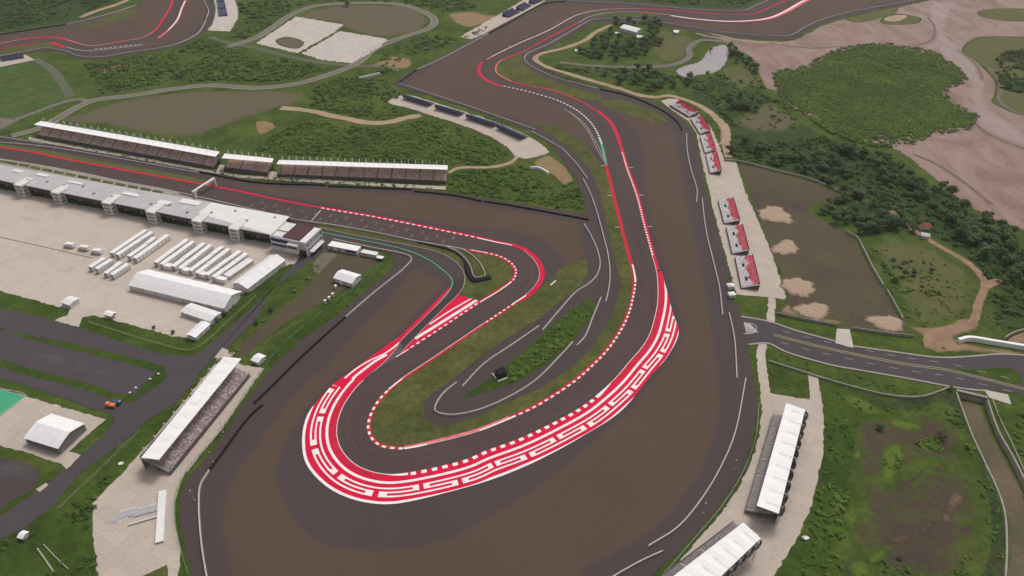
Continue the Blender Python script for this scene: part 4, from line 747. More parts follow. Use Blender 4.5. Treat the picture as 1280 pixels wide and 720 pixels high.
# ------------------------------------------------------------------ barriers, walls and fences
def wall(name, label, cat, pts, h, t, mat, group=None, bevel=True, z=0.0, cap=None):
    L = Line(pts, 2.5); w = t / 2; o = L.P[0]
    n = len(L.P); mb = MB()
    for i in range(n):
        p, nn = L.P[i], L.n[i]
        for off, zz in ((-w, 0.0), (-w * 0.7, h), (w * 0.7, h), (w, 0.0)):
            q = p + nn * off; mb.v.append((q[0], q[1], z + zz))
    for i in range(n - 1):
        a, b = 4 * i, 4 * i + 4
        for j in range(3): mb.f.append((a + j, b + j, b + j + 1, a + j + 1))
    mb.f.append((0, 1, 2, 3)); mb.f.append((4 * n - 1, 4 * n - 2, 4 * n - 3, 4 * n - 4))
    ob = mb.build(name, mat, origin=(o[0], o[1], z)); tag(ob, label, cat, group)
    return ob
GB = 'barrier segments round the run-off areas'
BARR = [
 ('white barrier along the top of the main straight, grandstand side', [(-40, 176), (54, 184), (150, 199.5), (248, 217)], 'w'),
 ('short white barrier above the straight at the left picture edge', [(-40, 166), (0, 172), (54, 180.5)], 'w'),
 ('black tyre wall in front of the long orange-seated stand, beside the gantry', [(250, 216), (320, 228.7), (407, 232.5)], 'b'),
 ('black tyre wall below the right half of the orange-seated stand', [(410, 233.5), (515, 238)], 'b'),
 ('black tyre wall beside the dark scrub right of the orange-seated stand', [(518, 240), (570, 245.5), (602, 252.5)], 'b'),
 ('black tyre wall ending at the scrub corner above the first hairpin', [(605, 252.5), (640, 258), (736, 275.5)], 'b'),
 ('pale curved barrier right of the first hairpin, beside the inner service road', [(730, 281), (740, 298), (748, 318), (750, 332), (746, 345), (737, 355), (720, 366), (700, 388), (678, 414)], 'w'),
 ('long pale barrier on the right side of the inner service road by the grass strip', [(729, 225), (738, 243), (745, 262.5), (754, 295), (760, 320), (762.5, 345), (760, 366), (757, 378)], 'w'),
 ('short barrier above the scrub triangle, upper end of the inner service road', [(703, 187), (720, 205), (734, 224)], 'w'),
 ('white barrier in front of the four dark blue stands', [(498, 105), (538, 118), (611, 142.5), (669, 163)], 'w'),
 ('white barrier between the blue stands and the scrub triangle', [(664, 165), (684, 176), (703, 187)], 'w'),
 ('dark barrier at the left tip of the upper run-off', [(497, 105), (507, 98), (521, 88)], 'b'),
 ('white barrier along the upper left run-off, below the rubble pad', [(521, 88), (560, 70), (571, 64), (610, 43)], 'w'),
 ('dark barrier beside the pad of blue stands at the top', [(612, 42), (635, 30), (682, 5), (707, 2.5)], 'b'),
 ('white barrier across the top run-off by the dark green field', [(712, 2), (760, 4), (805, 7), (850, 11), (890, 14), (927, 14), (945, 7.5), (962, 0)], 'w'),
 ('white barrier curving round the top right run-off beside the mudflat', [(1145, 0), (1120, 5), (1060, 16), (1025, 26), (1007, 34), (985, 45), (960, 45)], 'w'),
 ('white barrier along the mudflat side of the top bend', [(957, 45.5), (905, 41), (852, 32.5), (815, 27)], 'w'),
 ('white barrier round the pointed tip of the wooded peninsula', [(812, 27), (765, 24), (742, 25), (715, 39), (685, 56), (660, 67.5), (655.5, 74), (662, 82), (690, 96), (747, 112)], 'w'),
 ('black tyre wall at the foot of the red and white stands, top end', [(750, 112.5), (780, 119), (815, 132.5), (837, 145), (850, 158), (852, 164)], 'b'),
 ('grey barrier left of the upper red and white stands', [(858, 168), (859, 190), (864, 214), (871, 238), (870.5, 254)], 'w'),
 ('long grey barrier left of the three lower red and white stands', [(877.5, 249), (882.5, 290), (892.5, 332), (899, 360), (903, 395)], 'w'),
 ('grey barrier beside the road junction on the right', [(911, 392), (917.5, 422), (921, 474)], 'w'),
 ('long curving pale barrier round the lower right of the run-off', [(932, 474), (919, 540), (905, 576), (880, 620), (847, 660), (810, 684)], 'w'),
 ('pale barrier at the bottom edge of the photo, left of the grass verge', [(828, 690), (800, 703), (768, 721), (740, 738)], 'w'),
 ('white barrier with a sharp bend beside the white hut at the pit exit', [(416, 300), (460, 309.5), (514, 323), (507.5, 334), (490, 349), (465, 369), (432, 397.5)], 'w'),
 ('long black tyre wall between the scrub slope and the run-off on the left', [(432, 397.5), (400, 426), (370, 454), (340, 484), (318, 505)], 'b'),
 ('dark tyre wall in front of the left white-roofed stand', [(328, 507.5), (314, 520), (300, 537), (277, 569), (262, 589)], 'b'),
 ('pale barrier along the bottom left rim of the run-off', [(262, 589), (251, 607), (249, 628), (252, 678), (259, 722), (264, 745)], 'w'),
 ('pale barrier along the upper side of the bush island, left piece', [(674, 408.5), (640, 432), (605, 456), (578, 484)], 'w'),
 ('bow shaped barrier round the left tip of the inner service road', [(571, 479), (556, 491), (548, 501), (543.5, 514.5), (554, 519), (570, 519.5), (600, 513), (635, 498), (670, 476), (700, 446), (716, 428.5)], 'w'),
 ('short kinked barrier right of the bush island', [(751, 373), (740, 400), (731, 422), (721, 433)], 'w'),
 ('white barrier of the far upper left section, field side', [(83, 31), (110, 25), (143, 16), (170, 7)], 'w'),
 ('dark barrier of the far upper left section at the picture edge', [(-40, 51), (0, 44), (50, 36), (83, 31)], 'b'),
 ('white barrier between the far left section and the scrub below it', [(0, 71), (25, 66), (57, 61), (80, 64), (100, 71), (125, 72), (162, 66), (212, 58), (245, 44), (258, 26)], 'w'),
 ('white barrier beside the small pad of stands at the top left', [(258, 24), (261, 14), (256, 3), (254, -12)], 'w'),
]
for label, pts, k in BARR:
    if k == 'w': wall('barrier', label, 'barrier', pts, 1.2, 0.7, 'wall', GB)
    else: wall('tyre_wall', label, 'tyre wall', pts, 1.3, 1.0, 'tyre', GB)
# pit wall and its hooked end
wall('pit_wall', 'long low pale pit wall between the starting grid and the pit lane', 'wall', [(225, 242.5), (311, 262.2), (367.5, 275.6), (420, 283.4), (470, 292.2), (527.5, 304.5), (558, 309.5)], 1.5, 0.6, 'wall')
wall('barrier', 'pale horseshoe guard wall on the grass at the end of the pit wall, outer side', 'barrier', [(558, 309.5), (577, 312.5), (590, 320), (600, 330), (606, 342), (607, 346)], 1.2, 0.6, 'wall', GB)
wall('barrier', 'pale guard wall on the grass beside the pit exit lane, inner side', 'barrier', [(559, 310), (572, 316), (582, 325), (588, 334), (592, 346), (595, 348.5), (606, 346)], 1.2, 0.6, 'wall', GB)
wall('tyre_wall', 'thick black tyre stack hooked round the tip of the pit wall on the grass', 'tyre wall', [(583, 332), (586, 342), (592, 352), (602, 350.5), (613, 348)], 1.6, 3.6, 'tyre', GB)
wall('tyre_wall', 'thin black tyre row along the grass side of the pit wall', 'tyre wall', [(522, 303.5), (545, 309), (562, 313), (574, 320), (582, 330)], 1.1, 1.0, 'tyre', GB)
GW = 'walls beside the public road and fields'
WALLS = [
 ('grey wall between the brown field and the tree belt', [(905, 201), (930, 204), (952, 210), (975, 216), (1005, 223), (1033, 233)], 1.8, 0.7),
 ('broken grey wall stub inside the tree belt by the brown field', [(1036, 235), (1046, 239), (1056, 242)], 1.6, 0.7),
 ('pale grey wall on the right rim of the brown field', [(1058, 292), (1070, 298), (1078, 312), (1090, 336), (1103, 358)], 2.0, 0.8),
 ('grey wall piece down to the sand heap on the brown field rim', [(1108, 364), (1118, 382), (1128, 400)], 1.8, 0.7),
 ('low wall above the road left of the white driveway', [(970, 393), (1010, 401.5), (1046, 408)], 1.8, 0.5),
 ('low wall above the road right of the white driveway', [(1064, 411.5), (1100, 417), (1142, 422)], 1.8, 0.5),
 ('long low retaining wall below the road', [(960, 452), (1010, 468), (1060, 483), (1110, 495), (1150, 497), (1185, 486)], 1.2, 0.7),
 ('long curving grey wall on the left bank of the muddy canal', [(1195, 491), (1213, 540), (1231, 580), (1246, 612), (1255, 640), (1258, 680), (1256, 730)], 0.8, 0.9),
 ('grey wall on the right bank of the muddy canal', [(1234, 501), (1248, 540), (1266, 572), (1281, 602), (1311, 670)], 0.8, 0.9),
 ('pale fence wall right of the muddy canal', [(1240, 500), (1252, 530), (1262, 550), (1280, 590)], 0.8, 0.5),
 ('thin pale drain wall on the scrub at the bottom left', [(47, 686), (57, 700), (67, 715)], 0.6, 0.7),
 ('second thin drain wall on the scrub at the bottom left, right one', [(55, 681), (70, 697), (86, 712)], 0.6, 0.5),
]
for label, pts, h, t in WALLS: wall('field_wall', label, 'wall', pts, h, t, 'wallgrey', GW)
wall('boundary_wall', 'thick white wall with a bent end above the road at the right edge', 'wall', [(1197, 428), (1210, 425), (1240, 429.5), (1280, 436), (1330, 444)], 2.6, 2.6, 'roofwhite')
wall('boundary_wall', 'small white wall lying in the scrub beside the far loop road', 'wall', [(449, 99), (462, 96), (475, 93)], 2.0, 1.6, 'facade')
wall('screen_wall', 'curved white screen standing in the scrub triangle', 'wall', [(663, 211.5), (670, 211), (677, 213), (686, 218.5)], 2.0, 2.0, 'facade')
def fence(label, pts, h, mat, spacing=5.0, rail=2, cat='fence', name='mesh_fence', group='wire fences'):
    L = Line(pts, 2.5); r = empty(name, (*L.P[0], 0), label, cat, group); m1, m2 = MB(), MB()
    for i in range(len(L.P) - 1):
        for z in np.linspace(0.5, h, rail): m1.tube((*L.P[i], z), (*L.P[i + 1], z), 0.05, 4)
    m1.build('rail', mat, r); s = 0
    n = min(100, int(L.L / spacing) + 1); m2 = MB()
    for k in range(n): p = L.at(min(L.L, k * L.L / max(1, n - 1))); m2.tube((*p, 0), (*p, h + 0.2), 0.07, 4)
    o = m2.build('post_row', mat, r); o['kind'] = 'stuff'
    return r
fence('green wire fence between the left stand and the service road', [(330, 462), (310, 491), (276, 541), (234, 592), (221, 620), (220, 652), (228, 692), (237, 722)], 2.6, 'greenfence', rail=4)
fence('green wire fence on the scrub slope above the black tyre wall', [(478, 330), (462, 350), (440, 364), (418, 380), (380, 410), (345, 442), (332, 460)], 2.2, 'greenfence', rail=4)
fence('grey wire fence between the verge and the lower right service road', [(948, 506), (944, 548), (929, 590), (903, 633), (866, 677), (829, 720)], 2.2, 'steel', rail=3)
fence('pale fence in front of the paddock yard, along its grass rim', [(112, 404), (150, 416), (200, 431), (237, 439), (250, 434), (283, 405), (320, 371)], 1.6, 'yellowline', rail=3)
fence('pale roadside fence in the grass at the lower left', [(74, 637), (100, 612), (130, 584), (152, 562), (175, 540)], 1.6, 'wallgrey', rail=3)
fence('white fence round the green court', [(-20, 481), (0, 486.5), (33, 496), (16, 509), (0, 521)], 1.2, 'white', rail=2)

# ------------------------------------------------------------------ grandstands
def frame(a, b, back):
    a, b = np.array(a), np.array(b); u = (b - a) / np.linalg.norm(b - a); n = np.array((-u[1], u[0]))
    if (np.array(back) - a) @ n < 0: n = -n
    return a, u, n, np.linalg.norm(b - a)
def seat_rows(mb, a, u, n, L, d0, d1, z0, z1, rows, pitch=0.62, skip=None, sel=None):
    for r in range(rows):
        d = d0 + (d1 - d0) * (r + 0.45) / rows; z = z0 + (z1 - z0) * (r + 1) / rows
        k = int((L - 0.6) / pitch)
        for i in range(k):
            x = 0.5 + i * pitch
            if skip and skip(x, r): continue
            if sel and not sel(x, r): continue
            c = a + u * x + n * d; mb.box((c[0], c[1], z), (0.46, 0.42, 0.42), math.atan2(u[1], u[0]))
def stand(label, fa, fb, depth, rows, z0, z1, roof_f, roof_b, zf, zb, seat, masts, group, front_rail=True, scallop=0, mast_h=3.0, pitch=0.62, vom=0):
    A, B = G(fa), G(fb); bk = (G(roof_b[0], zb) + G(roof_b[1], zb)) / 2
    a, u, n, L = frame(A, B, bk)
    root = empty('grandstand', (*a, 0), label, 'grandstand', group); ang = math.atan2(u[1], u[0])
    tr = MB()
    for r in range(rows):
        d = depth * r / rows; zz = z0 + (z1 - z0) * (r + 1) / rows
        q = [a + n * d, a + u * L + n * d, a + u * L + n * (depth * (r + 1) / rows), a + n * (depth * (r + 1) / rows)]
        tr.prism(q, max(0.2, zz - 1.1), zz)
    tr.build('terrace', 'terrace', root)
    aisle = lambda x, r: (x % (L / max(1, round(L / 11))) < 1.2)
    st = MB(); seat_rows(st, a, u, n, L, 0, depth, z0, z1, rows, pitch, skip=aisle); o = st.build('seating', seat, root); o['kind'] = 'stuff'
    fw = MB(); fw.prism([a - n * 0.3, a + u * L - n * 0.3, a + u * L, a], 0, z0 + 1.0); fw.build('front_wall', 'darksteel', root)
    bwall = MB(); bwall.prism([a + n * (depth + 0.002), a + u * L + n * (depth + 0.002), a + u * L + n * (depth + 0.3), a + n * (depth + 0.3)], 0, z1 + 1.2); bwall.build('back_wall', 'terrace', root)
    for d in (1.0, depth * 0.5):
        sb_ = MB(); hh = z0 + (z1 - z0) * d / depth - 1.3; sb_.prism([a + u * .4 + n * d, a + u * (L - .4) + n * d, a + u * (L - .4) + n * (d + .3), a + u * .4 + n * (d + .3)], 0, max(.3, hh)); sb_.build('support_wall', 'darksteel', root)
    rf = [G(roof_f[0], zf), G(roof_f[1], zf)]; rb = [G(roof_b[0], zb), G(roof_b[1], zb)]
    k = max(6, masts * 2); m = MB()
    # membrane: bays sag slightly between the ribs
    i0 = len(m.v)
    for i in range(k + 1):
        t = i / k; pf = rf[0] + (rf[1] - rf[0]) * t; pb = rb[0] + (rb[1] - rb[0]) * t; sag = 0.28 if i % 2 else 0.0
        for e in range(5): q = pf + (pb - pf) * e / 4; m.v.append((q[0], q[1], zf + (zb - zf) * e / 4 - sag * math.sin(math.pi * e / 4)))
    for i in range(k):
        for e in range(4): j = i0 + 5 * i + e; m.f.append((j, j + 5, j + 6, j + 1))
    ro = up(m.build('roof', 'roofwhite', root)); md = ro.modifiers.new('thickness', 'SOLIDIFY'); md.thickness = 0.25; md.offset = -1
    for i in range(masts):
        t = (i + 0.5) / masts; pb = rb[0] + (rb[1] - rb[0]) * t; pf = rf[0] + (rf[1] - rf[0]) * t; d = (pb - pf) / np.linalg.norm(pb - pf); q = pb + d * 0.9
        mm = MB(); mm.tube((*q, 0), (*q, zb + mast_h), 0.2, 5); mm.tube((*q, zb + mast_h), (*(pf + (pb - pf) * 0.35), zf + (zb - zf) * 0.35 + 0.1), 0.09, 4); mm.tube((*q, zb + mast_h), (*(q + d * 3.0), zb - 3), 0.09, 4)
        mm.build('mast', 'facade', root)
    if scallop:
        for i in range(scallop):
            t = (i + 0.5) / scallop; pb = rb[0] + (rb[1] - rb[0]) * t; v = (rb[1] - rb[0]) / scallop; w = np.linalg.norm(v) / 2; v = v / (2 * w)
            d = np.array((-v[1], v[0]));
            if d @ n < 0: d = -d
            s = MB(); i0 = len(s.v); H, K = 6, 4
            for j in range(H + 1):
                th = math.pi * j / H
                for q_ in range(K + 1):
                    ph = math.pi / 2 * q_ / K; rad = w * 0.94
                    p = pb + v * (-math.cos(th) * rad) + d * (0.25 + math.sin(th) * math.cos(ph) * rad * 0.62); s.v.append((p[0], p[1], zb - 0.5 - math.sin(th) * math.sin(ph) * 4.2))
            for j in range(H):
                for q_ in range(K): g = i0 + j * (K + 1) + q_; s.f.append((g, g + 1, g + K + 2, g + K + 1))
            s.build('back_net', 'net', root)
    return root
GS = 'white-roofed grandstands'
stand('longest white-roofed stand with orange and pink seats on the main straight, left of the gantry', (46.9, 171.5), (267, 211.5), 9.5, 13, 1.4, 6.4, ((42.2, 155.5), (269.5, 195.8)), ((51, 151.2), (274.7, 189.6)), 10.5, 9.8, 'seat_orange', 25, GS)
stand('shortest white-roofed stand, between the two long ones of the main straight', (281, 212), (335, 219), 9.5, 13, 1.4, 6.4, ((277, 197.5), (340, 203)), ((281, 191.8), (342, 198)), 10.5, 9.8, 'seat_orange', 7, GS)
stand('long white-roofed stand with orange seats at the right end of the main straight', (349, 221), (558, 229.5), 9.5, 13, 1.4, 6.4, ((345.5, 205), (559.5, 212)), ((349, 199.8), (559.5, 206.5)), 10.5, 9.8, 'seat_orange', 24, GS)
stand('white-roofed stand with grey seats beside the run-off on the left', (213.7, 593.7), (312.5, 471), 13.5, 18, 1.6, 7.5, ((198.7, 574.5), (301.7, 448)), ((176.5, 572), (279.5, 446)), 11.0, 10.6, 'seat_grey', 9, GS, mast_h=2.2)
stand('white-roofed stand with dark scalloped back on the right concourse, upper one', (931, 641), (966, 521), 12.5, 16, 1.6, 7.5, ((946, 632), (983, 503.5)), ((973.5, 642), (1006.5, 512)), 11.0, 10.6, 'seat_dim', 9, GS, scallop=10, mast_h=0.6)
stand('white-roofed stand cut by the bottom edge of the photo on the right concourse', (799, 745), (916, 656), 12.5, 16, 1.6, 7.5, ((800, 752), (929, 653)), ((843, 776), (951, 672.5)), 11.0, 10.6, 'seat_dim', 9, GS, scallop=10, mast_h=0.6)

def bleacher(label, q, group, rows, z0, z1, red=True):
    """open stand; q = front-left, front-right, back-right, back-left readings of its plan at ground level"""
    F0, F1, B1, B0 = [np.array(G(p, z)) for p, z in zip(q, (z0, z0, z1, z1))]
    a, u, n, L = frame(F0, F1, B0); depth = max(6.0, ((B0 - F0) @ n + (B1 - F1) @ n) / 2)
    root = empty('bleacher', (*a, 0), label, 'bleacher', group); ang = math.atan2(u[1], u[0])
    vom = lambda x, r: any(abs(x - L * t) < 2.2 and 0.26 * rows <= r < 0.42 * rows for t in (0.30, 0.76))
    tr = MB()
    for r in range(rows):
        d0, d1 = depth * r / rows, depth * (r + 1) / rows; zz = z0 + (z1 - z0) * (r + 1) / rows
        cuts = [0, L]
        if 0.26 * rows <= r < 0.42 * rows: cuts = [0, L * .30 - 2.0, L * .30 + 2.0, L * .76 - 2.0, L * .76 + 2.0, L]
        for i in range(0, len(cuts), 2): tr.prism([a + u * cuts[i] + n * d0, a + u * cuts[i + 1] + n * d0, a + u * cuts[i + 1] + n * d1, a + u * cuts[i] + n * d1], zz - 0.45, zz)
    tr.build('terrace', 'seat_white' if red else 'bluesheet', root)
    edge = lambda x: 0.56 * rows + 2.2 * abs(((x / L * 3.0 + .25) % 1) - .5) * 2 - 1.1 + random.uniform(-.9, .9) - 1.4 * math.exp(-((x - L * 0.55) / (L * 0.2)) ** 2)
    if red:
        for nm, mt, f in (('white_seating', 'seat_white', lambda x, r: r < edge(x)), ('red_seating', 'seat_red', lambda x, r: r >= edge(x))):
            s = MB(); seat_rows(s, a, u, n, L, 0, depth, z0, z1, rows, 0.55, skip=vom, sel=f); o = s.build(nm, mt, root); o['kind'] = 'stuff'
        m = MB()
        m.face([(*p, z1 + .05) for p in (a, a, a)]) if False else None
    else:
        s = MB(); seat_rows(s, a, u, n, L, 0, depth, z0, z1, rows, 0.8); o = s.build('seating', 'bluesheet', root); o['kind'] = 'stuff'
    fr = MB(); fr.prism([a - n * .15, a + u * L - n * .15, a + u * L - n * .02, a - n * .02], 0.3, z0 + 0.9); fr.build('front_rail', 'darksteel', root)
    fs = MB()
    for x in np.linspace(0.4, L - 0.4, max(4, int(L / 3))):
        for t in (0.1, 0.45, 0.8, 0.99):
            p = a + u * x + n * depth * t; fs.tube((*p, 0), (*p, z0 + (z1 - z0) * t - 0.2), 0.08, 4)
        p, q_ = a + u * x + n * 0.4, a + u * x + n * depth * .98; fs.tube((*q_, 0.2), (*p, z0), 0.05, 4)
    fs.build('scaffold', 'darksteel', root)
    bs = MB(); bs.prism([a + n * (depth + .05), a + u * L + n * (depth + .05), a + u * L + n * (depth + .2), a + n * (depth + .2)], (0.4 if red else 0.2), z1 + 1.0); bs.build('back_sheet', 'darksteel' if red else 'bluesheet', root)
    return root
GR = 'open red and white bleachers'
r1 = lambda *p: [(800 + x / 5.538, 105 + y / 5.538) for x, y in p]
r2 = lambda *p: [(860 + x / 4.5, 225 + y / 4.5) for x, y in p]
for label, q in (('topmost red and white bleacher at the bend of the dirt path', r1((205, 150), (335, 228), (400, 185), (255, 105))), ('second red and white bleacher from the top', r1((350, 245), (412, 345), (495, 305), (405, 215))),
                 ('third red and white bleacher from the top, beside the dark bushes', r1((415, 362), (448, 478), (535, 445), (475, 345))), ('fourth red and white bleacher, just above the concrete gap', r1((455, 490), (485, 618), (580, 590), (515, 482))),
                 ('fifth red and white bleacher, below the concrete gap', r2((170, 118), (203, 243), (292, 222), (250, 97))), ('sixth red and white bleacher from the top, middle of the lower three', r2((215, 268), (248, 412), (345, 385), (300, 250))), ('lowest red and white bleacher, nearest the road junction', r2((265, 438), (300, 606), (408, 580), (355, 422)))):
    bleacher(label, q, GR, 14, 1.0, 4.2)
GBL = 'dark blue open bleachers'
sc_ = lambda *p: [(480 + x / 5.333, 90 + y / 5.333) for x, y in p]
for label, q in (('leftmost dark blue bleacher on the pale pad by the upper run-off', sc_((160, 165), (332, 217), (318, 222), (140, 165))), ('second dark blue bleacher from the left on the pale pad', sc_((372, 232), (538, 280), (522, 284), (350, 230))),
                 ('third dark blue bleacher from the left on the pale pad', sc_((580, 295), (765, 355), (740, 358), (562, 290))), ('rightmost dark blue bleacher on the pale pad, above the scrub triangle', sc_((790, 365), (955, 440), (920, 446), (768, 362)))):
    F = [q[0], q[1], q[2], q[3]]; a, b = G(F[0]), G(F[1]); v = (b - a) / np.linalg.norm(b - a); nn = np.array((-v[1], v[0])); nn = -nn if nn[1] > 0 else nn
    # faces the track; its back with the dark sheeting is towards the paddock
    inv = lambda w, z: w
    root = empty('bleacher', (*a, 0), label, 'bleacher', GBL); L = np.linalg.norm(b - a); D_, rows = 7.0, 9; tr = MB(); st = MB()
    for r in range(rows):
        d0, d1 = D_ * r / rows, D_ * (r + 1) / rows; zz = 1.0 + 3.0 * (r + 1) / rows
        tr.prism([a + nn * d0, b + nn * d0, b + nn * d1, a + nn * d1], zz - 0.4, zz)
    tr.build('terrace', 'bluesheet', root); seat_rows(st, a, v, nn, L, 0, D_, 1.0, 4.0, rows, 0.8); o = st.build('seating', 'bluesheet', root); o['kind'] = 'stuff'
    bs = MB(); bs.prism([a + nn * (D_ + .05), b + nn * (D_ + .05), b + nn * (D_ + .2), a + nn * (D_ + .2)], 1.6, 5.0); bs.build('back_sheet', 'bluesheet', root)
    fs = MB()
    for x in np.linspace(0.3, L - 0.3, 12):
        for t in (.1, .5, .95): p = a + v * x + nn * D_ * t; fs.tube((*p, 0), (*p, 1 + 3 * t - .2), 0.1, 4)
    fs.build('scaffold', 'darksteel', root)
    rl = MB(); rl.prism([a - nn * 1.2, b - nn * 1.2, b - nn * 0.9, a - nn * 0.9], 0, 1.2); rl.build('front_rail', 'facade', root)
t_ = lambda *p: [(560 + x / 8, y / 8) for x, y in p]
bleacher('dark blue bleacher on the narrow pad at the top, beside the rubble', t_((610, 170), (715, 120), (650, 82), (560, 130)), GBL, 9, 1.0, 3.6, False)
bleacher('dark blue bleacher at the top, middle of the narrow pad', t_((745, 105), (832, 55), (775, 20), (690, 70)), GBL, 9, 1.0, 3.6, False)
bleacher('dark blue bleacher at the top edge of the photo on the narrow pad', t_((860, 40), (980, -15), (915, -45), (830, 5)), GBL, 9, 1.0, 3.6, False)
c0 = lambda *p: [(x / 4, y / 4) for x, y in p]
bleacher('nearest small blue bleacher on the rounded pad at the top left', c0((1095, 80), (1090, 52), (1130, 50), (1138, 76)), GBL, 6, 0.8, 2.6, False)
bleacher('middle small blue bleacher on the rounded pad at the top left', c0((1090, 46), (1086, 18), (1122, 16), (1130, 44)), GBL, 6, 0.8, 2.6, False)
bleacher('far small blue bleacher on the rounded pad at the top left', c0((1085, 12), (1082, -16), (1116, -18), (1122, 10)), GBL, 6, 0.8, 2.6, False)
bleacher('long dark bleacher on the pale strip at the left edge', [(30, 72), (2, 76.5), (0, 73.5), (25, 69)], GBL, 6, 0.8, 2.8, False)

# ------------------------------------------------------------------ pit building, race control, gantry
def pit_building():
    zf, zb = 8.8, 9.5
    F0, F1, K1 = G((-60, 211.5), zf), G((340, 292), zf), G((359, 270), zb); a, u, n, L = frame(F0, F1, K1); D = 21.2
    root = empty('pit_building', (*F1, 0), 'long grey-roofed pit building with white stair towers along the pit lane', 'pit building'); ang = math.atan2(u[1], u[0])
    rf = MB(); P = lambda x, d: a + u * x + n * (d * (0.74 + 0.26 * max(0, min(1, x / L))) if d > 4 else d)
    # roof in bays with raised seams
    bays = 46
    for i in range(bays):
        x0, x1 = L * i / bays, L * (i + 1) / bays - 0.12
        rf.prism([P(x0, -1.5), P(x1, -1.5), P(x1, D), P(x0, D)], [zf - .3, zf - .3, zb - .3, zb - .3], [zf, zf, zb, zb])
    rf.build('roof', 'roofgrey', root)
    up_ = MB()
    for x0, x1 in ((L - 62, L), ):
        up_.prism([P(x0, 6), P(x1, -1.5), P(x1, D + .05), P(x0, D + .05)], [zf + .04 + .24, zf + .02, zb + .02, zb + .02], [zf + .32, zf + .10, zb + .10, zb + .10])
    up_.build('white_roof_sheet', 'rooflight', root)
    for x0, w, d0, d1 in ((L - 210, 10, 15, 19), (L - 180, 13, 13, 16), (L - 130, 14, 11, 15), (L - 232, 9, 14, 18), (L - 84, 16, 14, 20), (L - 98, 10, 8, 13)):
        s = MB(); s.prism([P(x0, d0), P(x0 + w, d0), P(x0 + w, d1), P(x0, d1)], zf + .2, zb + .25); s.build('skylight', 'rooflight', root)
    body = MB(); body.prism([P(0, 4), P(L, 4), P(L, D - .4), P(0, D - .4)], 0, zf - .31); body.build('wall', 'dark', root)
    bal = MB(); bal.prism([P(0, 0.4), P(L, 0.4), P(L, 3.99), P(0, 3.99)], 4.2, 4.7); bal.prism([P(0, 0.3), P(L, 0.3), P(L, 0.42), P(0, 0.42)], 4.71, 5.7); bal.build('balcony', 'darksteel', root)
    fas = MB(); fas.prism([P(0, -1.62), P(L, -1.62), P(L, -1.51), P(0, -1.51)], zf - .7, zf + .1); fas.build('fascia', 'steel', root)
    for i in range(60):
        x = 3 + i * (L - 6) / 60
        d = MB(); d.prism([P(x, 3.9), P(x + 2.6, 3.9), P(x + 2.6, 3.98), P(x, 3.98)], 0.1, 3.2); d.build('garage_door', 'darksteel' if i % 3 else 'steel', root)
    # stair towers
    for px in ((14, 236), (60, 246), (123, 260), (179, 271), (237, 283), (283, 293)):
        c = G(px, 9.4); x = (c - a) @ u; t = MB(); w = 3.6
        t.prism([P(x - w, -4.5), P(x + w, -4.5), P(x + w, 0.2), P(x - w, 0.2)], 0, 9.7)
        t.prism([P(x - w, 0.21), P(x + w, 0.21), P(x + w * .8, 9), P(x - w * .8, 9)], [9.1, 9.1, zb - .5, zb - .5], [9.7, 9.7, zb + .2, zb + .2])
        to = t.build('stair_tower', 'facade', root)
        s = MB()
        for z in (2.0, 4.6, 7.2):
            s.prism([P(x - 2.4, -4.56), P(x + 2.4, -4.56), P(x + 2.4, -4.51), P(x - 2.4, -4.51)], z, z + 1.2)
            s.prism([P(x + w + .01, -4.2), P(x + w + .06, -4.2), P(x + w + .06, -1.2), P(x + w + .01, -1.2)], z, z + 1.2)
        s.build('opening', 'net', to)
    for k in range(14):
        x = L - 8 - k * 15.5 + random.uniform(-2, 2); s = MB(); p = P(x, random.uniform(4, 18)); s.box((p[0], p[1], zf + .35), (1.6, 1.2, 0.9), ang); s.build('roof_vent', 'steel', root)
pit_building()
